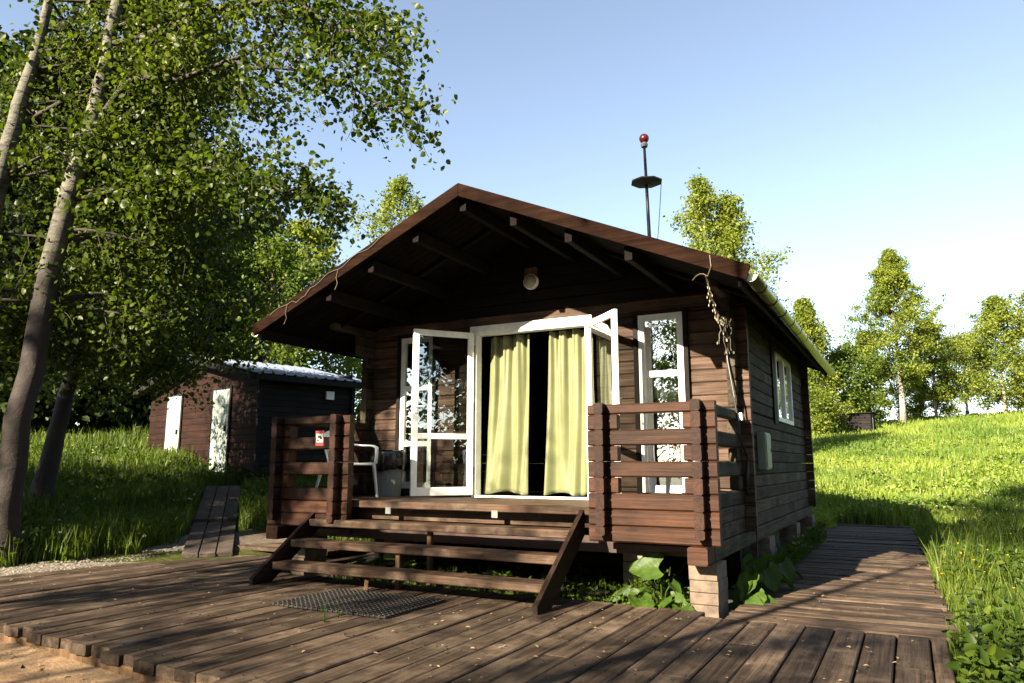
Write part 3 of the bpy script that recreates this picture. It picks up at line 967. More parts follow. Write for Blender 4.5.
def part_empty_mesh(mb, name, mat, parent, loc, rz, bevel=0.0):
    """local mesh placed as a rotated part of the cabin"""
    me = bpy.data.meshes.new(name); me.from_pydata(mb.v, [], mb.f)
    bm = bmesh.new(); bm.from_mesh(me); bmesh.ops.recalc_face_normals(bm, faces=bm.faces); bm.to_mesh(me); bm.free()
    me.materials.append(mat)
    o = bpy.data.objects.new(name, me); link(o, parent)
    o3 = off_of(parent)
    o.location = Vector(loc) - o3
    o.rotation_euler = (0, 0, rz)
    if bevel:
        m = o.modifiers.new('bevel', 'BEVEL'); m.width = bevel; m.segments = 2; m.limit_method = 'ANGLE'
    return o
def sub_mesh(mb, name, mat, parent, bevel=0.0, smooth=False):
    me = bpy.data.meshes.new(name); me.from_pydata(mb.v, [], mb.f)
    bm = bmesh.new(); bm.from_mesh(me); bmesh.ops.recalc_face_normals(bm, faces=bm.faces); bm.to_mesh(me); bm.free()
    if smooth: me.polygons.foreach_set('use_smooth', [True]*len(me.polygons))
    me.materials.append(mat)
    o = bpy.data.objects.new(name, me); link(o, parent)
    if bevel:
        m = o.modifiers.new('bevel', 'BEVEL'); m.width = bevel; m.segments = 2; m.limit_method = 'ANGLE'
    return o
def panes(rects, parent, th_=0.006):
    for a, b_, c, d_ in rects:
        mb = MB(); mb.box((a-0.006, -th_/2, c-0.006), (b_+0.006, th_/2, d_+0.006))
        sub_mesh(mb, 'pane', M['glass'], parent)

# door frame
YW = YF - T/2                 # face of the logs
w = MB()
fw = 0.062
x0, x1, z0, z1 = DOOR
w.box((x0, YW - 0.03, z0 + 0.03), (x0 + fw, YF + 0.06, z1 - fw))
w.box((x1 - fw, YW - 0.03, z0 + 0.03), (x1, YF + 0.06, z1 - fw))
w.box((x0, YW - 0.031, z1 - fw), (x1, YF + 0.06, z1))
w.box((x0, YW - 0.033, z0), (x1, YF + 0.06, z0 + 0.05))
df = w.build('door_frame', M['white'], cabin, bevel=0.004)
w = MB(); w.box((x0 - 0.03, YW - 0.045, z1 - 0.03), (x1 + 0.03, YW - 0.033, z1 + 0.055)); w.build('head_board', M['white'], df, bevel=0.003)

LEAF_W, LEAF_H = 0.80, 2.05
for (hx, ang_, mirror) in ((x0 + 0.03, R(180 + 52), False), (x1 - 0.02, R(-45), True)):
    mb, rects = sash_local(LEAF_W, LEAF_H, [0.72])
    o = part_empty_mesh(mb, 'door', M['white'], cabin, (hx, YW - 0.055, 0.835), ang_, 0.004)
    panes(rects, o)
    hb = MB()
    sgn = 1 if mirror else -1
    hb.box((LEAF_W - 0.06, -0.035, 1.0), (LEAF_W - 0.02, 0.035, 1.16))
    hb.box((LEAF_W - 0.14, 0.05, 1.07), (LEAF_W - 0.03, 0.065, 1.09)); hb.box((LEAF_W - 0.045, 0.03, 1.07), (LEAF_W - 0.03, 0.06, 1.09))
    sub_mesh(hb, 'handle', M['white'], o, 0.003)
    for z in (0.25, 1.05, 1.8):
        hg = MB(); hg.tube([(-0.008, 0.0, z), (-0.008, 0.0, z + 0.09)], 0.012, 8)
        sub_mesh(hg, 'hinge', M['steel'], o)

def front_window(x0, x1, z0, z1, rails):
    mb, rects = sash_local(x1 - x0, z1 - z0, rails, 0.07, 0.06, 0.08)
    o = part_empty_mesh(mb, 'window', M['white'], cabin, (x0, YW - 0.005, z0), 0.0, 0.004)
    panes(rects, o)
    tr = MB()
    tr.box((-0.055, -0.045, -0.05), (-0.003, 0.0, z1 - z0 + 0.03)); tr.box((x1 - x0 + 0.003, -0.045, -0.05), (x1 - x0 + 0.055, 0.0, z1 - z0 + 0.03))
    sub_mesh(tr, 'trim', M['gable'], o)
    # net curtain behind the lower panes
    vs = []; n = 60
    for i in range(n+1):
        xx = 0.05 + (x1 - x0 - 0.1)*i/n
        yy = 0.10 + 0.015*math.sin(i*0.9) + 0.006*math.sin(i*2.3)
        vs += [(xx, yy, 0.06), (xx, yy, 1.32)]
    c = MB(); c.add(vs, [(2*i, 2*i+2, 2*i+3, 2*i+1) for i in range(n)])
    sub_mesh(c, 'net_curtain', M['net'], o, smooth=True)
    return o
def net_mat():
    m, t, b = nt('net_cloth')
    out = t.nodes['Material Output']
    b.inputs['Base Color'].default_value = (0.5, 0.5, 0.46, 1)
    b.inputs['Roughness'].default_value = 0.9
    tc = t.nodes.new('ShaderNodeTexCoord')
    mp = t.nodes.new('ShaderNodeMapping'); mp.inputs['Scale'].default_value = (9, 1, 5)
    t.links.new(tc.outputs['Object'], mp.inputs[0])
    vo = N(t, 'ShaderNodeTexVoronoi', Scale=1.0)
    t.links.new(mp.outputs[0], vo.inputs['Vector'])
    f = ramp(t, vo.outputs['Distance'], [(0.25, (0.55, 0.55, 0.55)), (0.55, (0.12, 0.12, 0.12))])
    tp = t.nodes.new('ShaderNodeBsdfTransparent')
    mx = t.nodes.new('ShaderNodeMixShader'); t.links.new(f, mx.inputs[0])
    t.links.new(tp.outputs[0], mx.inputs[1]); t.links.new(b.outputs[0], mx.inputs[2])
    t.links.new(mx.outputs[0], out.inputs['Surface'])
    return m
M['net'] = net_mat()
front_window(*WIN_R, [0.58, 1.32])
front_window(*WIN_L, [0.58, 1.32])

# side window, two sashes
y0, y1, z0, z1 = SWIN
mb, rects = sash_local(y1 - y0, z1 - z0, [], 0.06, 0.07, 0.06)
mb.box(((y1-y0)/2 - 0.05, -0.034, 0.06), ((y1-y0)/2 + 0.05, 0.034, z1 - z0 - 0.06))
sw = part_empty_mesh(mb, 'window', M['white'], cabin, (XC + HW + T/2 - 0.005, y0, z0), R(90), 0.004)
hw_ = (y1-y0)/2
panes([(0.06, hw_ - 0.05, 0.06, z1-z0-0.06), (hw_ + 0.05, y1-y0-0.06, 0.06, z1-z0-0.06)], sw)
c = MB(); vs = []
for i in range(61):
    xx = 0.78 + 0.62*i/60; yy = 0.12 + 0.02*math.sin(i*0.8)
    vs += [(xx, yy, -0.02), (xx, yy, 0.98)]
c.add(vs, [(2*i, 2*i+2, 2*i+3, 2*i+1) for i in range(60)])
sub_mesh(c, 'blind', M['curtain'], sw, smooth=True)
w = MB(); xs = XC + HW + T/2
w.box((xs, SWIN[0] - 0.28, 1.75), (xs + 0.022, SWIN[0] - 0.05, 2.86)); w.build('shutter', M['gable'], cabin)
w = MB(); w.box((xs - 0.01, YF + 0.20, Z0 + 0.02), (xs + 0.03, YF + 0.245, 2.9)); w.build('corner_trim', M['log_y'], cabin)

# ------------------------------------------------------------------ things on the cabin
def curtain(xa, xb, fa, fb, seed, label, flare):
    rg = np.random.default_rng(seed)
    nu, nv = 90, 40
    ph = rg.uniform(0, 6.28, 5); fr = rg.uniform(0.7, 1.6, 5)
    V = []
    for j in range(nv+1):
        v = j/nv; z = 2.845 - v*1.985
        for i in range(nu+1):
            u = i/nu
            a = xa + (fa - xa)*v**2; b_ = xb + (fb - xb)*v**2
            xx = a + (b_ - a)*u + 0.012*math.sin(9*u + 3*v)*v
            amp = 0.034*(1 - 0.35*v)
            yy = 8.235 + amp*math.sin(2*math.pi*3.4*u*fr[0] + ph[0] + 1.3*v + 0.8*math.sin(5*u + 2*v)) + 0.014*math.sin(2*math.pi*9*u + ph[1])*(1-v)**2 + 0.045*v*math.sin(2*math.pi*1.5*u + ph[2] + 2.8*v)
            yy -= flare*max(0, v-0.72)**2*1.4*math.sin(math.pi*u)
            zz = z + (0.03*math.sin(2*math.pi*1.3*u + ph[3]))*max(0, v-0.8)*5*0.6
            V.append((xx, yy, max(zz, 0.845)))
    w = nu+1
    F = [(j*w+i, j*w+i+1, (j+1)*w+i+1, (j+1)*w+i) for j in range(nv) for i in range(nu)]
    root = Vector(((xa+xb)/2, 8.235, 0.84))
    V = np.array(V) - np.array(root)
    me = np_mesh('curtain', V, F); me.materials.append(M['curtain'])
    me.polygons.foreach_set('use_smooth', np.ones(len(me.polygons), dtype=bool))
    o = link(bpy.data.objects.new('curtain', me)); o.location = root
    m = o.modifiers.new('thick', 'SOLIDIFY'); m.thickness = 0.004
    tag(o, label, 'curtain', 'yellow-green curtains in the doorway')
curtain(-4.72, -4.13, -4.84, -4.14, 3, 'yellow-green curtain beside the open leaf with mirrored trees, its hem swept sideways', 0.12)
curtain(-3.88, -3.33, -3.92, -3.33, 8, 'straight hanging yellow-green curtain in the doorway, nearer the tall narrow window', 0.10)

lp = empty('wall_lamp', (-4.03, YW, 3.50)); tag(lp, 'small round milky wall lamp on a wooden block under the porch gable', 'lamp')
w = MB(); w.box((-0.085, -0.05, 0.035), (0.085, -0.002, 0.16)); w.build('block', M['softwood'], lp, bevel=0.005)
w = MB(); w.lathe([(0.0, -0.10), (0.05, -0.097), (0.075, -0.08), (0.085, -0.055), (0.085, -0.052)], (0, 0, -0.02), 24, 'y'); w.build('lamp_shade', M['lampglass'], lp, smooth=True)
w = MB(); w.lathe([(0.086, -0.055), (0.098, -0.05), (0.10, -0.02), (0.10, -0.002)], (0, 0, -0.02), 24, 'y'); w.build('rim', M['white'], lp, smooth=True)

# roof mast with octagonal disc and red globe
mp_ = Vector((-2.30, 7.5, roof_z(-2.30) + 0.06))
mast = empty('roof_mast', mp_); tag(mast, 'thin dark roof mast with flat octagonal disc and red globe on top', 'mast')
mtop = 1.30
w = MB(); w.tube([(0, 0, 0), (-0.015, 0, 0.7), (-0.03, 0, mtop)], [0.021, 0.018, 0.015], 10); w.build('pole', M['black'], mast, smooth=True)
w = MB(); w.lathe([(0.0, 0.85), (0.175, 0.88), (0.175, 0.895), (0.0, 0.93)], (-0.018, 0, 0), 8); w.build('disc', plain('disc_grey_green', (0.06, 0.065, 0.04), 0.6), mast)
w = MB(); w.lathe([(0.0, mtop), (0.035, mtop), (0.04, mtop+0.03), (0.03, mtop+0.05), (0.0, mtop+0.05)], (-0.03, 0, 0), 16); w.build('lamp_base', M['steel'], mast)
w = MB(); w.lathe([(0.025, mtop+0.05)] + [(0.055*math.cos(a), mtop + 0.10 + 0.055*math.sin(a)) for a in np.linspace(-1.1, 1.57, 10)], (-0.03, 0, 0), 18); w.build('globe', M['red'], mast, smooth=True)
w = MB(); w.tube([(0.15, 0.0, 0.87), (0.10, 0.02, 0.4), (0.05, 0.04, 0.02)], 0.004, 5); w.build('wire', M['black'], mast)
w = MB(); w.box((-0.045, -0.03, 0.02), (-0.015, 0.03, 0.20)); w.build('clamp', M['steel'], mast)

# string lights drooping from the eave to the corner
def droop(p0, p1, sag, n=10):
    p0 = Vector(p0); p1 = Vector(p1)
    return [p0.lerp(p1, i/n) - Vector((0, 0, sag*4*(i/n)*(1-i/n))) for i in range(n+1)]
slt = empty('string_lights', (-1.45, 6.4, 2.9)); tag(slt, 'faded string of small lights drooping from bargeboard end to wall corner', 'string lights')
OFF[slt] = Vector(slt.location)
A_ = (-1.42, 6.385, roof_z(-1.42) + 0.09)
path = [A_, (-1.41, 6.375, 2.93), (-1.45, 6.40, 2.85)] + droop((-1.45, 6.40, 2.85), (-1.62, 6.55, 2.87), -0.04, 4)[1:]
main = droop((-1.47, 6.42, 2.86), (-1.48, 7.2, 2.62), 0.12, 14)
w = MB(); BULBS = []
class _B:
    def tube(self, pts, *a): BULBS.append(Vector(pts[0]))
bl = _B()
w.tube(path, 0.005, 5); w.tube(main, 0.005, 5)
w.tube([p_ + Vector((0.012*math.sin(i*1.9), 0, 0.012*math.cos(i*2.3))) for i, p_ in enumerate(main)], 0.004, 5)
rs = random.Random(4)
for k in range(4):
    p0 = main[9 + k] + Vector((0.02*k, 0.1*k/6, 0))
    ln = rs.uniform(0.22, 0.45)
    pts = [p0 + Vector((rs.uniform(-.015, .015), rs.uniform(-.015, .015), -ln*i/6)) for i in range(7)]
    w.tube(pts, 0.0032, 5)
    for q in pts[1::2]:
        e = q + Vector((rs.uniform(-.03, .03), rs.uniform(-.02, .02), -0.03)); w.tube([q, e], 0.003, 4); bl.tube([e, e + Vector((0, 0, -0.025))], [0.008, 0.004], 6)
for q in main[1:]:
    for s in range(2):
        e = q + Vector((rs.uniform(-.03, .03), rs.uniform(-.03, .03), rs.uniform(-0.06, -.01))); w.tube([q, e], 0.003, 4); bl.tube([e, e + Vector((0, 0, -0.022))], [0.008, 0.004], 6)
w.build('wire', M['wire'], slt)
bm_ = MB(); bm_.tube([(0, 0, 0), (0, 0, -0.02)], [0.005, 0.003], 6)
b0 = sub_mesh(bm_, 'bulb', M['lampglass'], slt)
for i, q in enumerate(BULBS[:98]):
    o = b0 if i == 0 else b0.copy()
    if i: COL.objects.link(o); o.parent = slt
    o.location = q - Vector(slt.location)
# a second short piece at the left slope
sl2 = empty('string_lights', (-6.0, 6.38, 3.3)); OFF[sl2] = Vector(sl2.location)
tag(sl2, 'loose bit of string light wire lying along the left slope of the bargeboard', 'string lights')
w = MB()
pts = []
for i in range(26):
    xx = -6.75 + 1.75*i/25
    pts.append(Vector((xx, 6.383 + 0.004*math.sin(i*1.3), roof_z(xx) + 0.075 + 0.02*math.sin(i*1.1) + (0.05 if 5 < i < 9 else 0)*-1.5)))
w.tube(pts, 0.0045, 5)
for i in (4, 15):
    q = pts[i]; w.tube([q, q + Vector((-0.02, -0.004, -0.10)), q + Vector((0.0, -0.002, -0.17)), q + Vector((-0.035, 0, -0.24))], 0.0045, 5)
w.build('wire', M['wire'], sl2)

# black cable hanging down the corner
cb = empty('power_cable', (-1.50, 8.3, 0.1)); OFF[cb] = Vector(cb.location)
tag(cb, 'black cable with coils hanging down the right front corner of the cabin', 'cable')
w = MB()
xs = XC + HW + T/2 + 0.03
w.tube([(-1.66, 8.0, 2.75), (-1.62, 7.9, 2.3), (-1.56, 7.86, 1.9), (-1.53, 7.88, 1.5), (-1.50, 8.2, 1.2), (-1.49, 8.4, 0.8), (-1.50, 8.35, 0.35), (-1.50, 8.3, -0.1)], 0.010, 7)
for k in range(4):
    cc = Vector((-1.51, 8.16 + 0.02*k, 1.12 - 0.03*k)); rr = 0.17 + 0.02*k
    w.tube([cc + Vector((0.012*math.sin(3*a), rr*0.65*math.cos(a), rr*math.sin(a))) for a in np.linspace(0, 6.28, 22)], 0.013, 6)
w.build('cord', M['black'], cb)
w = MB(); w.box((-1.56, 7.90, 1.66), (-1.50, 7.97, 1.74)); w.build('socket', M['white'], cb, bevel=0.004)

# meter box on the side wall
M['box_paint'] = plain('pale_green_box_paint', (0.30, 0.36, 0.26), 0.5, var=0.2, nscale=6)
ub = empty('meter_box', (XC + HW + T/2, 8.98, 1.15)); tag(ub, 'pale grey-green electric box fixed to the side wall of the cabin', 'electric box')
w = MB(); w.box((0.0, 0, 0), (0.10, 0.34, 0.43)); w.build('box', M['box_paint'], ub, bevel=0.01)
w = MB(); w.box((0.101, 0.02, 0.02), (0.110, 0.32, 0.41)); dr = w.build('door', M['box_paint'], ub, bevel=0.004)
w = MB(); w.box((0.110, 0.27, 0.2), (0.118, 0.29, 0.25)); w.build('lock', M['black'], dr)

# no-smoking style sticker
skr = empty('warning_sticker', (-5.93, YR - T/2 - 0.002, 1.505)); tag(skr, 'small red and white pictogram sticker on the porch railing', 'sign')
w = MB(); w.box((-0.062, -0.003, -0.085), (0.062, 0.0, 0.085)); w.build('plate', M['white'], skr)
w = MB(); w.box((-0.062, -0.0045, 0.052), (0.062, -0.0032, 0.085)); w.box((-0.062, -0.0045, -0.085), (0.062, -0.0032, -0.045)); w.box((-0.062, -0.0045, -0.045), (-0.05, -0.0032, 0.052)); w.box((0.05, -0.0045, -0.045), (0.062, -0.0032, 0.052)); w.build('border', M['redprint'], skr)
w = MB(); w.box((-0.03, -0.0045, 0.005), (0.02, -0.0032, 0.03)); w.box((0.0, -0.0046, -0.012), (0.035, -0.0033, 0.015)); w.box((-0.038, -0.0045, -0.03), (0.0, -0.0032, -0.016)); w.build('symbol', M['black'], skr)

# ------------------------------------------------------------------ plastic chairs
def chair(loc, rz, label):
    """monobloc armchair facing local +Y"""
    root = empty('plastic_chair', loc, rz); tag(root, label, 'chair', 'white plastic garden armchairs on the porch')
    def sheet(name, fn, nu, nv, holes=lambda i, j: False, thick=0.012):
        V = [fn(i/nu, j/nv) for j in range(nv+1) for i in range(nu+1)]
        w_ = nu+1
        F = [(j*w_+i, j*w_+i+1, (j+1)*w_+i+1, (j+1)*w_+i) for j in range(nv) for i in range(nu) if not holes(i, j)]
        mb = MB(); mb.add(V, F)
        return mb.build(name, M['plastic'], root, smooth=True, solid=thick)
    sheet('seat', lambda u, v: ((u-0.5)*(0.46 - 0.04*v), 0.24 - 0.45*v, 0.425 - 0.02*math.sin(math.pi*u)*math.sin(math.pi*min(1, v*1.1)) - 0.02*v - (0.03*(1-v/0.12)**2 if v < 0.12 else 0)), 16, 16)
    def back(u, v):
        hw = 0.20 + 0.035*v - 0.12*max(0, v-0.72)**2*6
        x = (u-0.5)*2*hw
        top = 0.42*v - 0.06*abs(u-0.5)**2*4*v
        return (x, -0.21 - 0.10*v + 0.07*(2*(u-0.5))**2, 0.405 + top)
    sheet('backrest', back, 21, 18, lambda i, j: 3 <= j <= 13 and i in (3, 4, 7, 8, 12, 13, 16, 17))
    for s in (-1, 1):
        mb = MB()
        pts = [(s*0.215, -0.26, 0.69), (s*0.255, -0.16, 0.655), (s*0.275, 0.0, 0.64), (s*0.275, 0.16, 0.635), (s*0.272, 0.225, 0.61), (s*0.262, 0.235, 0.54), (s*0.245, 0.235, 0.42)]
        for q0, q1 in zip(pts[:-1], pts[1:]):
            flat = abs(q1[2]-q0[2]) < 0.05
            mb.beam(q0, Vector(q1) + (Vector(q1)-Vector(q0)).normalized()*0.006, 0.052, 0.022, 0.006, up=(0, 0, 1) if flat else (0, 1, 0))
        mb.build('armrest', M['plastic'], root, bevel=0.003)
        for fy in (-1, 1):
            mb = MB()
            top = Vector((s*0.225, 0.225 if fy > 0 else -0.20, 0.425 if fy > 0 else 0.41)); bot = Vector((s*0.265, 0.265 if fy > 0 else -0.30, 0.0))
            n = 5; vs = []; fs = []
            for i in range(n+1):
                q = top.lerp(bot, i/n); ww = 0.036 - 0.014*i/n
                vs += [q + Vector((s*-ww*0.2, -ww*fy, 0)), q + Vector((s*ww*0.4, -ww*fy, 0)), q + Vector((s*ww*0.4, ww*fy*0.4, 0)), q + Vector((-s*ww, ww*fy*0.4, 0))]
            for i in range(n):
                for k in range(4): fs.append((i*4+k, i*4+(k+1) % 4, (i+1)*4+(k+1) % 4, (i+1)*4+k))
            fs += [(3, 2, 1, 0), (n*4, n*4+1, n*4+2, n*4+3)]
            mb.add(vs, fs); mb.build('leg', M['plastic'], root, bevel=0.003)
    return root
PF = 0.8095
chair((-6.14, 7.20, PF), R(-90), 'white plastic armchair beside the grey bin, seen from the side')
chair((-1.98, 7.35, PF), R(90), 'white plastic armchair behind the railing in front of the tall narrow window')

bn = empty('trash_bin', (-5.93, 7.74, PF)); tag(bn, 'grey ribbed bin lined with a black bag behind the white chair', 'bin')
w = MB(); n = 40; vs = []; fs = []
for j, (r_, z) in enumerate(((0.17, 0), (0.185, 0.2), (0.2, 0.42), (0.215, 0.56))):
    for k in range(n):
        a = 2*math.pi*k/n; q = r_*(1 + 0.018*(k % 2))
        vs.append((q*math.cos(a), q*0.85*math.sin(a), z))
for j in range(3):
    for k in range(n): fs.append((j*n+k, j*n+(k+1) % n, (j+1)*n+(k+1) % n, (j+1)*n+k))
fs.append(tuple(range(n-1, -1, -1)))
w.add(vs, fs); w.build('bin_body', M['bin'], bn)
w = MB(); vs = []; fs = []; n = 48
rg = random.Random(2)
prof = [(0.214, 0.33), (0.235, 0.36), (0.238, 0.46), (0.232, 0.56), (0.215, 0.585), (0.19, 0.57), (0.12, 0.46), (0.0, 0.42)]
for j, (r_, z) in enumerate(prof):
    for k in range(n):
        a = 2*math.pi*k/n; q = r_*(1 + rg.uniform(-0.03, 0.03)); zz = z + rg.uniform(-0.012, 0.012) - (0.05*math.sin(a*3)*max(0, 0.45 - z)*3)
        vs.append((q*math.cos(a), q*0.88*math.sin(a), zz))
for j in range(len(prof)-1):
    for k in range(n): fs.append((j*n+k, j*n+(k+1) % n, (j+1)*n+(k+1) % n, (j+1)*n+k))
w.add(vs, fs); w.build('bag', M['bag'], bn, smooth=True)

# rubber mat on the deck
mt = empty('door_mat', (-4.36, 5.34, 0.006)); tag(mt, 'black rubber lattice mat lying on the deck before the stairs', 'doormat')
w = MB(); hx, hy = 0.60, 0.42
nxs, nys = 22, 16
for i in range(nxs+1):
    xx = -hx + 2*hx*i/nxs
    w.box((xx - 0.007, -hy, 0.0), (xx + 0.007, hy, 0.014))
for j in range(nys+1):
    yy = -hy + 2*hy*j/nys
    w.box((-hx, yy - 0.007, 0.0), (hx, yy + 0.007, 0.013))
for i in range(nxs+1):
    for j in range(nys+1):
        xx = -hx + 2*hx*i/nxs; yy = -hy + 2*hy*j/nys
        w.lathe([(0.017, 0.0), (0.017, 0.012), (0.011, 0.021), (0.0, 0.022)], (xx, yy, 0.0), 6)
w.build('lattice', M['rubber'], mt)

# ------------------------------------------------------------------ the shed
SH = Vector((-11.73, 10.89, 0.92))
aL = R(-75.5)
shed = empty('garden_shed', SH, math.atan2(math.cos(aL), math.sin(aL)) - math.pi)   # local -X runs along the door wall, +Y into depth
tag(shed, 'dark red-brown wooden shed with two pale narrow doors and a ribbed metal roof', 'shed')
SLN, SDP, SHT = 5.4, 2.35, 2.14
RIDGE = -SLN/2; RS = 0.21
w = MB()
doors = [(-1.95, -1.15, 0.14, 1.92), (-4.35, -3.55, 0.14, 1.92)]
def shed_clip(z):
    if z < SHT: return (-SLN, 0)
    k = (z - SHT)/RS
    return (-SLN + k, -k)
log_rows(w, 0, 0.03, 0.05, -SLN, 0.0, 0.0, SHT + RS*SLN/2 - 0.05, doors, clip=shed_clip, ch=0.006, row=0.15)
w.build('wall', M['shed_x'], shed)
w = MB(); log_rows(w, 1, -0.022, 0.05, 0.058, SDP, 0.0, SHT + 0.02, [], ch=0.008, row=0.125); w.build('wall', M['shed_y'], shed); w = MB(); log_rows(w, 1, -SLN + 0.022, 0.05, 0.058, SDP, 0.0, SHT, [], ch=0.008, row=0.125)
w.build('wall', M['shed_y'], shed)
w = MB(); w.box((-SLN + 0.05, SDP - 0.05, 0), (-0.05, SDP, SHT + 0.2)); w.box((-SLN + .05, 0.06, 0.0), (-0.05, SDP - 0.06, 0.05)); w.build('wall', M['shed_y'], shed)
w = MB(); w.beam((0.025, 0.03, 0.0), (0.025, 0.03, SHT), 0.06, 0.09, 0.005, up=(0, 1, 0)); w.beam((0.02, SDP - 0.03, 0), (0.02, SDP - 0.03, SHT), 0.06, 0.09, 0.005, up=(0, 1, 0)); w.build('corner_board', M['shed_y'], shed)
# ribbed metal roof
oh = 0.28; V = []; F = []
nyr = 96; y0, y1 = -0.35, SDP + 0.3
for side in (1, -1):
    base = len(V)
    for i in range(nyr+1):
        yv = y0 + (y1 - y0)*i/nyr
        rib = 0.028 if (i % 8) in (0, 1) else (0.0)
        for k in range(3):
            t_ = k/2
            xx = RIDGE + side*(SLN/2 + oh)*t_
            V.append((xx, yv, SHT + 0.06 + RS*SLN/2 - RS*(SLN/2 + oh)*t_ + rib))
    for i in range(nyr):
        for k in range(2): F.append((base+i*3+k, base+i*3+k+1, base+(i+1)*3+k+1, base+(i+1)*3+k))
w = MB(); w.add(V, F); rfm = w.build('roof', M['metal'], shed, solid=0.004)
w = MB()
for side in (1, -1):
    for yv in (y0 + 0.02, y1 - 0.02):
        w.beam((RIDGE, yv, SHT - 0.02 + RS*SLN/2), (RIDGE + side*(SLN/2 + oh), yv, SHT - 0.02 - RS*oh), 0.03, 0.13, 0.004)
    w.beam((RIDGE + side*(SLN/2 + oh - 0.02), y0 + 0.04, SHT - RS*oh - 0.02), (RIDGE + side*(SLN/2 + oh - 0.02), y1 - 0.04, SHT - RS*oh - 0.02), 0.03, 0.12, 0.004)
w.build('bargeboard', M['shed_y'], shed)
for (a, b_, c, d_) in doors:
    w = MB(); w.box((a + 0.03, -0.03, c), (b_ - 0.03, 0.01, d_))
    w.box((a + 0.11, -0.036, c + 0.1), (b_ - 0.11, -0.031, c + 0.72)); w.box((a + 0.11, -0.036, c + 0.82), (b_ - 0.11, -0.031, d_ - 0.1))
    dd = w.build('door', M['mint'], shed, bevel=0.004)
    w = MB(); w.box((a - 0.045, -0.028, c - 0.02), (a + 0.026, 0.0, d_ + 0.06)); w.box((b_ - 0.026, -0.028, c - 0.02), (b_ + 0.045, 0.0, d_ + 0.06)); w.box((a + 0.028, -0.028, d_ + 0.002), (b_ - 0.028, 0.0, d_ + 0.06))
    w.build('trim', M['shed_y'], dd)
    for hz_ in (c + 0.25, d_ - 0.3):
        w = MB(); w.box((a + 0.03, -0.042, hz_), (a + 0.16, -0.0365, hz_ + 0.035)); w.build('hinge', M['black'], dd)
    w = MB(); w.box((b_ - 0.12, -0.075, c + 0.86), (b_ - 0.09, -0.036, c + 0.98)); w.build('handle', M['black'], dd)
w = MB(); w.box((0.004, SDP - 0.75, SHT - 0.42), (0.06, SDP - 0.55, SHT - 0.24)); w.build('fuse_box', M['white'], shed)
for xx, yy in ((-0.35, -0.02), (-2.45, -0.08), (-4.9, -0.02)):
    w = MB(); w.box((xx - 0.13, yy, -0.2), (xx + 0.13, yy + 0.25, -0.002)); w.build('foundation_block', M['block2'], shed)
w = MB(); w.beam((-3.2, -0.35, -0.02), (-0.9, -0.35, -0.02), 0.5, 0.05, 0.005); w.build('step', M['deck_x'], shed)

# ------------------------------------------------------------------ vegetation generators
def unit(v): return v/np.maximum(np.linalg.norm(v, axis=-1, keepdims=True), 1e-9)
def leaf_geo(P, S, rg, up=0.5, hang=0.3, wide=0.72):
    n = len(P)
    nr_ = unit(rg.normal(size=(n, 3)) + np.array([0, 0, up]))
    t_ = rg.normal(size=(n, 3)) + np.array([0, 0, -hang])
    t_ = unit(t_ - nr_*np.sum(t_*nr_, -1, keepdims=True))
    b_ = np.cross(nr_, t_)
    S = S[:, None]
    hw = wide*0.5*S
    cup = 0.10*S
    v0 = P; v3 = P + t_*S - nr_*cup*0.6
    r1 = P + t_*0.28*S + b_*hw*0.92 + nr_*cup; r2 = P + t_*0.66*S + b_*hw*0.8 + nr_*cup
    l1 = P + t_*0.28*S - b_*hw*0.92 + nr_*cup; l2 = P + t_*0.66*S - b_*hw*0.8 + nr_*cup
    V = np.stack([v0, r1, r2, v3, l2, l1], 1).reshape(-1, 3)
    F = (np.array([(0, 1, 2, 3), (0, 3, 4, 5)])[None] + 6*np.arange(n)[:, None, None]).reshape(-1, 4)
    return V, F

def bez(p0, d0, ln, rg, droop_, n=5, wob=0.12):
    pts = [np.array(p0, float)]; d_ = np.array(d0, float)
    for i in range(n):
        d_ = d_ + rg.normal(0, wob, 3) + np.array([0, 0, -droop_/n])
        d_ = d_/np.linalg.norm(d_)
        pts.append(pts[-1] + d_*ln/n)
    return pts

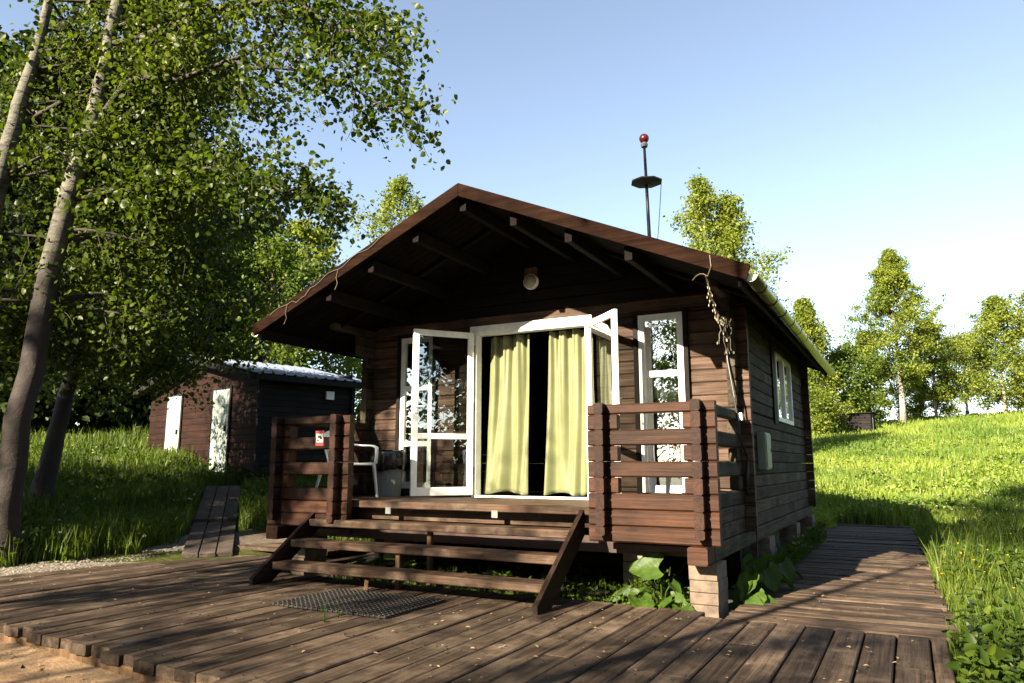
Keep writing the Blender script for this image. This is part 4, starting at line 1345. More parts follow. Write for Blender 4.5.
def limb_twigs(pts, r0, rg, tw, ntw, twl, lpt, leafsz, spread, P, S, t0=0.25, droop_=0.35, r1=0.008, up=0.25):
    """leafy twigs along a limb; appends to the branch MB and leaf lists"""
    pts = [np.array(p, float) for p in pts]
    n = len(pts)
    tw.tube(pts, list(np.linspace(r0, r1, n)), 7 if r0 > 0.03 else 5)
    seg = np.array([np.linalg.norm(pts[i+1]-pts[i]) for i in range(n-1)]); cum = np.concatenate([[0], np.cumsum(seg)])
    for k in range(ntw):
        s = (t0 + (1-t0)*((k + rg.uniform(0, 1))/ntw))*cum[-1]
        i = min(np.searchsorted(cum, s) - 1, n-2); i = max(i, 0)
        f = (s - cum[i])/max(seg[i], 1e-6)
        p0 = pts[i]*(1-f) + pts[i+1]*f
        ld = (pts[i+1]-pts[i])/max(seg[i], 1e-6)
        dr = rg.normal(size=3); dr -= ld*np.dot(dr, ld); dr /= np.linalg.norm(dr)
        dr = dr*0.9 + ld*rg.uniform(0.2, 0.9) + np.array([0, 0, up]); dr /= np.linalg.norm(dr)
        ln = twl*rg.uniform(0.5, 1.2)*(1.15 - 0.55*s/cum[-1])
        tp = bez(p0, dr, ln, rg, droop_, 5, 0.16)
        tw.tube(tp, list(np.linspace(max(r1*0.9, 0.006), 0.003, len(tp))), 4, cap=False)
        m = int(lpt*rg.uniform(0.6, 1.3))
        u = rg.uniform(0.15, 1.05, m)*(len(tp)-1); u = np.clip(u, 0, len(tp)-1.001)
        ia = u.astype(int); ff = (u-ia)[:, None]
        ta = np.array(tp)
        q = ta[ia]*(1-ff) + ta[np.minimum(ia+1, len(tp)-1)]*ff
        q = q + rg.normal(0, spread, (m, 3))*np.array([1, 1, 0.8])
        P.append(q); S.append(leafsz*rg.uniform(0.45, 1.3, m))

def finish_tree(root, tw, P, S, rg, bark_m, leaf_m, up=0.5, hang=0.3, wide=0.72, tk=None):
    if tk is not None:
        tk.build('trunk', bark_m, root, smooth=True); tw.build('limbs', M['limb'], root, smooth=True)
    else:
        tw.build('trunk', bark_m, root, smooth=True)
    P = np.concatenate(P); S = np.concatenate(S)
    V, F = leaf_geo(P, S, rg, up, hang, wide)
    c = np_obj('crown', V, F, leaf_m, root)
    return len(P)

def tree(name, x, y, H, rad_fn, leafm, barkm, label, cat='tree', group=None, seed=0, base=0.15, nl=46, ntw=7, lpt=26, leafsz=0.2, spread=0.22, trunk_r=None, lean=(0, 0), elev=(0.2, 0.9), droop_=0.4, forks=1, z0=None, hang=0.3, twl=None):
    rg = np.random.default_rng(1000 + seed)
    root = empty(name, (x, y, (hz(x, y) if z0 is None else z0) - 0.03)); tag(root, label, cat, group)
    tr = trunk_r or 0.012*H + 0.02
    tw = MB(); tk = MB(); P = []; S = []
    stems = []
    for f in range(forks):
        fx = (f - (forks-1)/2)*0.15*H*0.6; fy = rg.normal(0, 0.3)*(forks > 1)
        hh = H*(1 if f == 0 else rg.uniform(0.85, 1.0))
        n = 9; pts = []
        for i in range(n+1):
            t_ = i/n
            pts.append(np.array([lean[0]*t_ + fx*t_**0.8 + rg.normal(0, 0.012*H)*t_*(1-t_)*2, lean[1]*t_ + fy*t_ + rg.normal(0, 0.012*H)*t_*(1-t_)*2, hh*t_]))
        tk.tube(pts, [tr*(1.25 if i == 0 else 1)*(1 - 0.93*i/n) + 0.006 for i in range(n+1)], 9)
        stems.append((pts, hh))
    for k in range(nl):
        pts, hh = stems[k % forks]
        t_ = base + (1 - base)*((k + rg.uniform(0, 1))/nl)*0.985
        i = min(int(t_*(len(pts)-1)), len(pts)-2); f = t_*(len(pts)-1) - i
        p0 = pts[i]*(1-f) + pts[i+1]*f
        if rg.uniform() < 0.1: continue
        ln = rad_fn((t_-base)/(1-base))*rg.uniform(0.5, 1.25)
        az = k*2.4 + rg.uniform(-0.6, 0.6)
        e = elev[0] + (elev[1]-elev[0])*t_ + rg.uniform(-0.15, 0.15)
        d0 = np.array([math.cos(az)*math.cos(e), math.sin(az)*math.cos(e), math.sin(e)])
        lp_ = bez(p0, d0, ln, rg, droop_, 5, 0.08)
        limb_twigs(lp_, max(tr*0.32*(1-t_*0.7), 0.012), rg, tw, ntw, twl or max(0.25, ln*0.5), lpt, leafsz, spread*0.7, P, S, 0.28, droop_)
    n = finish_tree(root, tw, P, S, rg, barkm, leafm, hang=hang, tk=tk)
    return root

def bear(px, d):
    """ground position at bearing of a photo column and a distance"""
    a = R(-28.06) + math.atan((px - 512)/746.0)
    return d*math.sin(a), d*math.cos(a)

# profiles: crown radius (m) against relative height
def prof_birch(r): return lambda t: r*min(1.0, 0.5 + 2.2*t)*max(0.05, 1 - max(0.0, (t - 0.2)/0.8)**1.35) + 0.1
def prof_cone(r): return lambda t: r*(1.0 - 0.94*t)**0.9*(0.75 + 0.25*min(1, t*6))
def prof_round(r): return lambda t: r*max(0.25, math.sin(math.pi*(0.12 + 0.82*t))**0.6)

# ---- near aspens on the left
def near_tree(name, label, trunk, tr, limbs, seed, auto, leafsz=0.078, top=None):
    rg = np.random.default_rng(seed)
    loc = (trunk[0][0], trunk[0][1], trunk[0][2])
    root = empty(name, loc); OFF[root] = Vector(loc)
    tag(root, label, 'tree', 'aspens growing beside the deck')
    tw = MB(); tk = MB(); P = []; S = []
    # smooth the trunk
    tp = [np.array(p, float) for p in trunk]
    fine = []
    for i in range(len(tp)-1):
        for k in range(4):
            u = k/4
            p0 = tp[max(i-1, 0)]; p1 = tp[i]; p2 = tp[i+1]; p3 = tp[min(i+2, len(tp)-1)]
            fine.append(0.5*((2*p1) + (-p0+p2)*u + (2*p0-5*p1+4*p2-p3)*u*u + (-p0+3*p1-3*p2+p3)*u**3) + rg.normal(0, 0.012, 3))
    fine.append(tp[-1])
    n = len(fine)
    tk.tube(fine, [tr*(1.7 if i == 0 else 1.25 if i == 1 else 1.08 if i == 2 else 1)*(1 - 0.82*(i/(n-1))**1.1) for i in range(n)], 14)
    for lm, r0, nt_, ln_, lp_ in limbs:
        f2 = []
        for i in range(len(lm)-1):
            for k in range(3): f2.append(np.array(lm[i])*(1-k/3) + np.array(lm[i+1])*(k/3) + rg.normal(0, 0.03, 3)*(i+k > 0))
        f2.append(np.array(lm[-1]))
        limb_twigs(f2, r0, rg, tw, nt_, ln_, lp_, leafsz, 0.12, P, S, 0.12, 0.5, up=0.1)
    for k in range(auto[0]):
        t_ = rg.uniform(auto[1], 0.99)
        i = int(t_*(n-1)); p0 = fine[min(i, n-1)]
        az = rg.uniform(auto[3], auto[4]); e = rg.uniform(-0.1, 0.7)
        ln = rg.uniform(1.4, auto[2])*(1.1 - 0.4*t_)
        lp_ = bez(p0, (math.sin(az)*math.cos(e), math.cos(az)*math.cos(e), math.sin(e)), ln, rg, 0.5, 6, 0.1)
        limb_twigs(lp_, 0.026, rg, tw, 15, 0.85, 40, leafsz, 0.14, P, S, 0.15, 0.5, up=0.1)
    k = finish_tree(root, tw, P, S, rg, M['bark_near'], M['leaf_near'], up=0.35, hang=0.7, wide=0.85, tk=tk)
    return k

TA = [(-9.72, 5.16, -0.05), (-9.69, 5.21, 1.75), (-9.59, 5.39, 4.24), (-9.46, 5.62, 5.99), (-9.38, 5.74, 7.7), (-9.30, 5.9, 10.0), (-9.35, 6.0, 12.6)]
limbsA = [
    ([(-9.46, 5.62, 5.75), (-8.92, 5.73, 6.35), (-8.09, 5.88, 6.25), (-7.42, 6.09, 6.39), (-6.4, 6.32, 6.12), (-5.6, 6.53, 5.74), (-4.80, 6.7, 5.15)], 0.05, 54, 0.95, 56),
    ([(-7.42, 6.09, 6.39), (-6.9, 6.5, 7.0), (-6.1, 6.6, 7.1), (-5.35, 6.7, 6.6)], 0.03, 36, 0.85, 56),
    ([(-9.42, 5.69, 7.0), (-7.99, 6.02, 7.27), (-6.52, 6.2, 7.06), (-5.39, 6.44, 6.3), (-4.95, 6.59, 5.85)], 0.04, 46, 0.95, 52),
    ([(-9.54, 5.48, 4.67), (-8.39, 5.79, 4.85), (-7.29, 6.1, 4.95), (-6.43, 6.3, 4.5), (-5.9, 6.6, 4.28)], 0.035, 52, 0.85, 56),
    ([(-9.57, 5.42, 4.11), (-9.09, 6.2, 4.3), (-8.47, 7.02, 4.06), (-8.13, 7.4, 3.4)], 0.045, 28, 0.8, 46),
    ([(-9.63, 5.32, 3.29), (-9.6, 6.33, 3.55), (-9.38, 7.49, 3.33), (-9.36, 8.28, 2.79)], 0.04, 28, 0.8, 46),
    ([(-9.50, 5.5, 5.2), (-9.0, 6.6, 5.6), (-8.2, 7.6, 5.4), (-7.5, 8.3, 4.9)], 0.045, 30, 0.9, 46),
]
near_tree('aspen_tree', 'leaning pale grey aspen with a long crooked branch, nearest the deck', TA, 0.165, limbsA, 21, (36, 0.36, 3.4, -1.0, 1.2))
TB = [(-10.9, 4.45, -0.1), (-10.48, 4.72, 1.63), (-10.36, 4.99, 4.93), (-10.29, 5.13, 6.27), (-10.23, 5.25, 7.68), (-10.1, 5.4, 11.0)]
near_tree('aspen_tree', 'pale grey aspen trunk at the upper left corner, left of the crooked branch', TB, 0.16, [
    ([(-10.35, 5.0, 5.6), (-9.9, 5.6, 6.3), (-9.3, 6.2, 6.7), (-8.7, 6.6, 6.7)], 0.04, 20, 0.8, 40)], 22, (36, 0.26, 3.2, -1.5, 1.0))
TC = [(-12.16, 6.93, 0.35), (-12.06, 7.11, 2.08), (-11.97, 7.26, 3.08), (-11.7, 7.5, 5.2), (-11.5, 7.6, 8.0)]
near_tree('aspen_tree', 'thinner leaning dark trunk standing in the grass behind the nearest aspen', TC, 0.15, [], 23, (64, 0.48, 3.8, -1.2, 3.0))

# ---- woods behind the shed and the cabin
wood_specs = [
    # px, dist, height, radius, kind, label
    (-90, 31, 11, 2.8, 'd'), (-10, 25, 11, 2.8, 'd'), (45, 29, 9.5, 3.0, 'd'), (95, 25, 8, 2.6, 'd'), (140, 30, 9, 3.0, 'd'), (190, 27, 8, 2.6, 'd'), (235, 31, 8, 2.8, 'd'), (20, 36, 11, 3.4, 'd'), (120, 38, 11, 3.6, 'd'), (195, 38, 9, 3.2, 'd')]
wl = ['dark leafy tree at the left edge of the wood', 'dark leafy tree behind the two aspen trunks', 'tall dark tree behind the lower aspen trunk', 'dark rounded tree beyond the sunlit strip of grass',
      'dark tree behind the first shed door', 'dark tree behind the roof of the shed', 'dark tree to the right behind the shed roof', 'tallest dark tree far back at the left edge', 'tall dark tree far back above the shed', 'tall dark tree far back between shed and cabin']
for i, (px, dd, H, r_, kd) in enumerate(wood_specs):
    x, y = bear(px, dd)
    tree('woodland_tree', x, y, H, prof_round(r_), M['leaf_dark'], M['bark_dark'], wl[i], group='trees of the wood behind the shed', seed=i, base=0.03, nl=60, ntw=8, lpt=26, leafsz=0.24, spread=0.34, elev=(0.0, 0.9))
x, y = bear(300, 27); tree('alder_tree', x, y, 7.0, prof_round(2.2), M['leaf_light'], M['bark_dark'], 'light green tree rising behind the left roof edge of the cabin', seed=30, base=0.1, nl=60, ntw=8, lpt=26, leafsz=0.15, spread=0.24)
x, y = bear(345, 33); tree('alder_tree', x, y, 6.4, prof_round(2.2), M['leaf_light'], M['bark_dark'], 'light green bushy tree low behind the cabin, between shed roof and cabin eave', seed=31, base=0.05, nl=50, ntw=8, lpt=24, leafsz=0.17, spread=0.26)
x, y = bear(262, 24); tree('alder_tree', x, y, 5.6, prof_round(2.0), M['leaf_mid'], M['bark_dark'], 'mid green tree close behind the shed roof', seed=32, base=0.05, nl=50, ntw=8, lpt=26, leafsz=0.14, spread=0.24)
x, y = bear(393, 44); tree('birch_tree', x, y, 16.0, prof_birch(5.2), M['leaf_light'], M['bark_birch'], 'tall yellow-green birch whose top shows over the left roof slope', seed=33, base=0.2, nl=70, ntw=8, lpt=24, leafsz=0.17, spread=0.26, droop_=0.7, elev=(0.5, 1.0))
x, y = bear(728, 31); tree('birch_tree', x, y, 12.0, prof_birch(3.2), M['leaf_light'], M['bark_birch'], 'twin-topped birch rising behind the right roof slope beside the mast', seed=34, base=0.2, nl=110, ntw=9, lpt=34, leafsz=0.12, spread=0.24, forks=2, droop_=0.4, elev=(0.5, 1.1))
for i, (px, dd, H, lb) in enumerate(((430, 36, 8.0, 'leafy tree hidden behind the left half of the cabin'), (500, 40, 8.5, 'leafy tree hidden behind the ridge of the cabin'), (570, 37, 7.5, 'leafy tree hidden behind the double door side of the cabin'), (650, 42, 7.5, 'leafy tree hidden behind the right half of the cabin'))):
    x, y = bear(px, dd)
    tree('woodland_tree', x, y, H, prof_round(2.6), M['leaf_mid'], M['bark_dark'], lb, group='trees hidden behind the cabin', seed=160+i, base=0.06, nl=50, ntw=8, lpt=24, leafsz=0.2, spread=0.3)
# ---- along the meadow
x, y = bear(814, 50); tree('birch_tree', x, y, 8.6, prof_cone(2.5), M['leaf_light'], M['bark_birch'], 'dense cone-shaped light green tree just right of the cabin gutter', seed=40, base=0.04, nl=90, ntw=8, lpt=52, leafsz=0.142, spread=0.28)
x, y = bear(849, 53); tree('bush_tree', x, y, 4.9, prof_round(2.6), M['leaf_mid'], M['bark_dark'], 'low rounded dark green bushy tree above the small dark hut', seed=41, base=0.05, nl=60, ntw=8, lpt=44, leafsz=0.155, spread=0.28)
x, y = bear(907, 56); tree('birch_tree', x, y, 12.0, prof_birch(3.1), M['leaf_light'], M['bark_birch'], 'tallest birch on the meadow with a bare white trunk', seed=42, base=0.22, nl=96, ntw=9, lpt=52, leafsz=0.135, spread=0.2, trunk_r=0.2, droop_=0.75, elev=(0.5, 1.0))
x, y = bear(874, 61); tree('birch_tree', x, y, 7.0, prof_birch(2.1), M['leaf_light'], M['bark_birch'], 'slim young birch left of the tallest birch', seed=43, base=0.12, nl=50, ntw=7, lpt=52, leafsz=0.14, spread=0.2, droop_=0.5)
x, y = bear(941, 60); tree('birch_tree', x, y, 7.0, prof_birch(2.5), M['leaf_light'], M['bark_birch'], 'shorter birch with white trunk just right of the tallest birch', seed=44, base=0.12, nl=60, ntw=8, lpt=52, leafsz=0.14, spread=0.22, droop_=0.8)
x, y = bear(973, 72); tree('willow_tree', x, y, 6.4, prof_round(3.3), M['leaf_willow'], M['bark_dark'], 'rounded grey-green willow in the gap between the birches', seed=45, base=0.3, nl=60, ntw=8, lpt=44, leafsz=0.155, spread=0.28)
x, y = bear(1012, 60); tree('birch_tree', x, y, 8.0, prof_birch(3.9), M['leaf_light'], M['bark_birch'], 'broad birch with a white forked trunk at the right edge', seed=46, base=0.1, nl=76, ntw=8, lpt=52, leafsz=0.14, spread=0.26, droop_=0.6)
x, y = bear(1058, 62); tree('birch_tree', x, y, 8.6, prof_birch(4.2), M['leaf_light'], M['bark_birch'], 'birch cut by the right picture edge', seed=47, base=0.1, nl=60, ntw=8, lpt=22, leafsz=0.18, spread=0.24, droop_=0.6)
for i, (px, dd, H, r_, lb) in enumerate(((826, 47, 2.6, 1.2, 'low bright shrub in front of the cone-shaped tree by the cabin corner'), (866, 62, 2.4, 1.5, 'low shrub between the small hut and the tallest birch'), (915, 66, 2.6, 1.7, 'low shrub behind the tallest birch trunk'))):
    x, y = bear(px, dd); tree('shrub', x, y, H, prof_round(r_), M['leaf_light'], M['bark_dark'], lb, 'shrub', 'shrubs along the meadow', seed=60+i, base=0.03, nl=34, ntw=6, lpt=40, leafsz=0.13, spread=0.22)

# small dark hut under the bushy tree
x, y = bear(858, 51); hut = empty('small_hut', (x, y, hz(x, y)), R(-8)); tag(hut, 'small dark wooden hut under the trees across the meadow', 'hut')
w = MB(); log_rows(w, 0, -0.7, 0.05, -1.0, 1.0, 0, 1.05, [], ch=0.01, row=0.16); log_rows(w, 0, 0.7, 0.05, -1.0, 1.0, 0, 1.05, [], ch=0.01, row=0.16)
log_rows(w, 1, -1.02, 0.05, -0.7, 0.7, 0, 1.05, [], ch=0.01, row=0.16); log_rows(w, 1, 1.02, 0.05, -0.7, 0.7, 0, 1.05, [], ch=0.01, row=0.16); w.build('wall', M['shed_y'], hut)
w = MB(); w.beam((-1.15, 0, 1.09), (1.15, 0, 1.13), 1.7, 0.05, 0.01); w.build('roof', M['shed_y'], hut)
for px, dd, lb in ((875.5, 50.5, 'grey post standing before the small dark hut'),):
    x, y = bear(px, dd); po = empty('fence_post', (x, y, hz(x, y))); tag(po, lb, 'post'); w = MB(); w.beam((0, 0, -0.1), (0, 0, 1.1), 0.12, 0.12, 0.01); w.build('shaft', M['steel'], po); w = MB(); w.lathe([(0.0, 1.1), (0.09, 1.1), (0.0, 1.2)], n=8); w.build('cap', M['steel'], po)
x, y = bear(972.5, 68); po = empty('painted_post', (x, y, hz(x, y))); tag(po, 'tiny white post with a blue band on the crest under the willow', 'post')
w = MB(); w.beam((0, 0, -0.1), (0, 0, 0.9), 0.22, 0.22, 0.02); w.build('shaft', M['white'], po)
w = MB(); w.beam((0, 0, 0.35), (0, 0, 0.60), 0.26, 0.26, 0.02); w.build('band', plain('blue_paint', (0.12, 0.2, 0.5), 0.5), po)

# ---- trees behind the photographer: they shade the deck and mirror in the panes
def back_tree(x, y, H, base, r_, seed, label, leaf=M['leaf_mid'], nl=56, lpt=26, barkm=M['bark_near'], ls=0.11, tr=None):
    tree('aspen_tree', x, y, H, prof_round(r_), leaf, barkm, label, group='trees behind the photographer', seed=seed, base=base, nl=nl, ntw=8, lpt=lpt, leafsz=ls, spread=0.22, z0=-0.13, trunk_r=tr)
back_tree(-9.7, -5.0, 8.4, 0.60, 1.9, 80, 'leafy tree left of the photographer, out of frame, shading the deck end', nl=30, lpt=22)
back_tree(-8.3, -8.6, 8.6, 0.50, 2.1, 81, 'leafy tree behind the photographer, out of frame, mirrored in the open leaf', nl=20, lpt=18)
back_tree(-5.3, -8.8, 7.9, 0.58, 1.6, 82, 'smaller leafy tree right behind the photographer, out of frame', nl=14, lpt=16)
back_tree(-2.6, -9.2, 9.6, 0.55, 1.9, 83, 'leafy tree to the right behind the photographer, out of frame', nl=20, lpt=20)
back_tree(-3.9, -2.8, 14.4, 0.60, 2.2, 84, 'tall slender tree beside the photographer with foliage only at the top, out of frame', nl=70, lpt=28, tr=0.07)
back_tree(-15.0, 0.2, 9.0, 0.3, 2.6, 85, 'broad leafy tree at the left of the clearing, out of frame', nl=54, lpt=24)
back_tree(-6.5, -17.0, 8.5, 0.10, 3.2, 86, 'tree of the far edge behind the photographer, out of frame', M['leaf_dark'], 50, 22, M['bark_dark'], 0.2)
back_tree(-1.0, -18.0, 9.0, 0.10, 3.2, 87, 'bushy tree of the far edge to the right, out of frame', M['leaf_dark'], 50, 22, M['bark_dark'], 0.2)
back_tree(4.5, -16.0, 11.0, 0.10, 3.2, 88, 'bushy tree farthest right behind the photographer, out of frame', M['leaf_dark'], 50, 22, M['bark_dark'], 0.2)

sky_block_ring = (  # unseen trees added and sized to cut the sky fill on the cabin
    (156, 17, 15, 4.2, 'added dark sky-blocking tree at the clearing edge behind right, out of frame'), (140, 16, 15, 4.0, 'added dark sky-blocking tree right of the photographer, out of frame'),
    (84, 17, 14, 4.0, 'added dark sky-blocking tree beyond the right side of the deck, out of frame'), (66, 19, 11, 4.0, 'added dark sky-blocking tree right of the meadow edge, out of frame'),
    (236, 21, 12.6, 4.4, 'added dark sky-blocking tree at the clearing edge behind left, out of frame'), (292, 27, 14, 4.2, 'added dark sky-blocking tree beyond the left of the clearing, out of frame'), (172, 24, 12, 4.4, 'added dark sky-blocking tree far behind the photographer, out of frame'),
    (196, 29, 12, 4.4, 'added dark sky-blocking tree farthest behind in line with the sun, out of frame'), (217, 25, 8.5, 4.2, 'added dark sky-blocking tree far behind left, out of frame'),
    (162, 31, 18, 5.0, 'tallest added dark sky-blocking tree far behind right, out of frame'), (146, 27, 18, 5.0, 'tall added dark sky-blocking tree far right behind, out of frame'), (246, 30, 11, 4.6, 'tall added dark sky-blocking tree far left behind, out of frame'))
for i, (azd, dd, H, r_, lb) in enumerate(sky_block_ring):
    x, y = dd*math.sin(R(azd)), dd*math.cos(R(azd))
    tree('woodland_tree', x, y, H, prof_round(r_), M['leaf_dark'], M['bark_dark'], lb, group='added sky-blocking trees round the clearing', seed=120+i, base=0.04, nl=70, ntw=8, lpt=26, leafsz=0.30, spread=0.42, elev=(0.0, 0.9), z0=-0.13)
back_tree(-9.6, -15.0, 8.6, 0.12, 3.0, 140, 'fine leaved tree behind the photographer mirrored in the tall narrow window', nl=44, lpt=30, ls=0.09)
back_tree(11.8, -1.2, 8.5, 0.12, 1.7, 141, 'small tree right of the photographer mirrored in the open leaf', nl=60, lpt=36, ls=0.10)
# ------------------------------------------------------------------ grass
def blades(P, Hh, Wd, rg, lean=0.35):
    n = len(P)
    az = rg.uniform(0, 2*np.pi, n)
    s = np.stack([np.cos(az), np.sin(az), np.zeros(n)], -1)
    la = rg.uniform(0, 2*np.pi, n)
    l_ = np.stack([np.cos(la), np.sin(la), np.zeros(n)], -1)*(Hh*rg.uniform(0.1, 1.0, n)*lean)[:, None]
    up_ = np.array([0, 0, 1.0])
    W = Wd[:, None]
    mid = P + l_*0.3 + up_*(Hh*0.55)[:, None]
    tip = P + l_ + up_*(Hh*rg.uniform(0.85, 1.0, n))[:, None]
    V = np.stack([P - s*W, P + s*W, mid - s*W*0.8, mid + s*W*0.8, tip - s*W*0.12, tip + s*W*0.12], 1).reshape(-1, 3)
    F = (np.array([(0, 1, 3, 2), (2, 3, 5, 4)])[None] + 6*np.arange(n)[:, None, None]).reshape(-1, 4)
    return V, F
def bw_dist(x, y):
    s = (x - BW0.x)*bd.x + (y - BW0.y)*bd.y
    o = (x - BW0.x)*bs.x + (y - BW0.y)*bs.y
    return np.where((s > -0.4) & (s < L + 0.4), np.abs(o - 0.08)*1.35, 99)
shx, shy = math.sin(aL), math.cos(aL)
def allowed(x, y, m=0.0):
    ok = ~((x > -9.0 - m) & (x < 0.14 + m) & (y < 8.3 + m) & (y > 2.4))
    ok &= ~((x > -1.45) & (x < 0.22 + m - 0.022*(y-6.2)) & (y < 17.25) & (y > 6))
    ok &= ~((x > -6.75) & (x < -1.5) & (y > 6) & (y < 13.9))
    ok &= ~((x > -9.28 - 0.2*np.sin(y*1.7) - 0.02*(7.8-y) + 0.08*np.sin(y*9) ) & (x < -8.6) & (y < 7.7))
    ok &= ~((x > -8.6) & (x < -6.6) & (y < 8.5) & (y > 7.5))
    ok &= bw_dist(x, y) > 0.47
    a = (x - SH.x)*shx + (y - SH.y)*shy; b_ = (x - SH.x)*(-shy) + (y - SH.y)*shx
    b_ = (x - SH.x)*math.sin(R(14.5)) + (y - SH.y)*math.cos(R(14.5))
    ok &= ~((a > -0.05) & (a < SLN + 0.05) & (b_ > -0.02) & (b_ < SDP))
    ok &= ~((y < 3.8) & (x < 0.3))
    return ok
def field(n, az0, az1, r0, r1, h0, h1, w0, wk, seed, rp=1.0):
    rg = np.random.default_rng(seed)
    az = np.radians(rg.uniform(az0, az1, n)); u = rg.uniform(0, 1, n)
    r = r0*(r1/r0)**u
    x = r*np.sin(az); y = r*np.cos(az)
    k = allowed(x, y); x, y, r = x[k], y[k], r[k]
    n = len(x)
    clump = 0.55 + 0.6*np.clip(np.sin(x*1.7 + 2*np.sin(y*0.9))*np.cos(y*1.3 + 1.5*np.sin(x*0.8)) + rg.normal(0, 0.35, n), -0.6, 1.2)
    Hh = rg.uniform(h0, h1, n)*clump
    edge = np.ones(n)
    P = np.stack([x, y, hgt(x, y) - 0.01], -1)
    return P, np.maximum(Hh, 0.05), (w0 + wk*r)*rg.uniform(0.7, 1.3, n), rg
P, Hh, Wd, rg = field(110000, -68, -36, 8.2, 26, 0.13, 0.42, 0.0025, 0.0004, 5)
V, F = blades(P, Hh, Wd, rg); tag(np_obj('grass', V, F, M['grass']), 'long uncut grass under the aspens and in front of the shed', 'grass', kind='stuff')
P, Hh, Wd, rg = field(60000, -4, 16, 4.2, 18, 0.16, 0.52, 0.0022, 0.0004, 6)
V, F = blades(P, Hh, Wd, rg); tag(np_obj('grass', V, F, M['grass']), 'long uncut grass along the right side of the wooden path', 'grass', kind='stuff')
P, Hh, Wd, rg = field(190000, -12, 12, 15.5, 75, 0.16, 0.40, 0.002, 0.0006, 7)
V, F = blades(P, Hh, Wd, rg); tag(np_obj('meadow_grass', V, F, M['meadow']), 'sunlit yellow-green meadow grass rising behind the cabin', 'grass', kind='stuff')
P, Hh, Wd, rg = field(60000, -41, -12, 14.2, 70, 0.16, 0.42, 0.003, 0.0009, 9)
V, F = blades(P, Hh, Wd, rg); tag(np_obj('meadow_grass', V, F, M['meadow']), 'meadow grass on the slope right behind the cabin', 'grass', kind='stuff')
# broad-leaved herbs in the grass
def herbs(n, az0, az1, r0, r1, zmax, sz, seed, mat, label):
    rg = np.random.default_rng(seed)
    az = np.radians(rg.uniform(az0, az1, n)); r = r0*(r1/r0)**rg.uniform(0, 1, n)
    x = r*np.sin(az); y = r*np.cos(az); k = allowed(x, y, 0.05); x, y = x[k], y[k]
    cl = np.sin(x*1.1 + 1)*np.sin(y*1.4) + rg.normal(0, 0.5, len(x)); k = cl > 0.1; x, y = x[k], y[k]
    m = 7
    X = np.repeat(x, m) + rg.normal(0, 0.09, len(x)*m); Y = np.repeat(y, m) + rg.normal(0, 0.09, len(x)*m)
    k = allowed(X, Y, 0.0); X, Y = X[k], Y[k]
    Z = hgt(X, Y) + rg.uniform(0.03, zmax, len(X))
    V, F = leaf_geo(np.stack([X, Y, Z], -1), sz*rg.uniform(0.6, 1.3, len(X)), rg, 1.2, 0.0, 0.6)
    tag(np_obj('herbs', V, F, mat), label, 'ground cover', kind='stuff')
herbs(5200, -68, -38, 8.2, 20, 0.3, 0.08, 41, M['weed'], 'leafy low herbs among the grass left of the boardwalk')
herbs(3000, -4, 14, 4.2, 18, 0.35, 0.075, 42, M['weed'], 'leafy low herbs among the grass right of the path')
herbs(4000, -10, 10, 16, 40, 0.25, 0.12, 43, M['meadow'], 'leafy herbs in the meadow')

# weeds under the porch and along its side
def weeds(xa, xb, ya, yb, n, hmax, sz, seed, label):
    rg = np.random.default_rng(seed)
    x = rg.uniform(xa, xb, n); y = rg.uniform(ya, yb, n)
    hh = hmax*(0.4 + 0.6*np.abs(np.sin(x*5.1 + seed)*np.cos(y*4.0)))
    z = hgt(x, y) + rg.uniform(0.02, 1, n)*hh
    V, F = leaf_geo(np.stack([x, y, z], -1), sz*rg.uniform(0.5, 1.3, n), rg, 1.3, 0.0, 0.62)
    P = np.stack([x[:n//2], y[:n//2], hgt(x[:n//2], y[:n//2])], -1)
    V2, F2 = blades(P, hh[:n//2]*1.2, np.full(n//2, 0.003), rg)
    V = np.concatenate([V, V2]); F = np.concatenate([F, F2 + len(V) - len(V2)])
    tag(np_obj('weeds', V, F, M['weed']), label, 'ground cover', kind='stuff')
weeds(-8.4, -6.55, 8.35, 8.9, 500, 0.22, 0.06, 53, 'small weeds between the boardwalk and the porch')
weeds(-6.0, -2.7, 6.5, 7.9, 1500, 0.20, 0.07, 50, 'small weeds growing on the soil under the stairs')
weeds(-2.7, -1.75, 6.45, 7.9, 1500, 0.26, 0.05, 51, 'small weeds growing under the porch beside the pier')
weeds(-1.52, -1.30, 7.2, 13.5, 1800, 0.45, 0.07, 52, 'weeds along the foot of the side wall beside the path')
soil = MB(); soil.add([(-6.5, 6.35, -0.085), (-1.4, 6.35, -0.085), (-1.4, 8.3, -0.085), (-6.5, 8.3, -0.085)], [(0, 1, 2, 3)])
tag(soil.build('soil', plain('dark_soil', (0.06, 0.042, 0.028), 0.95, var=0.5, nscale=12, bstr=0.8)), kind='structure')

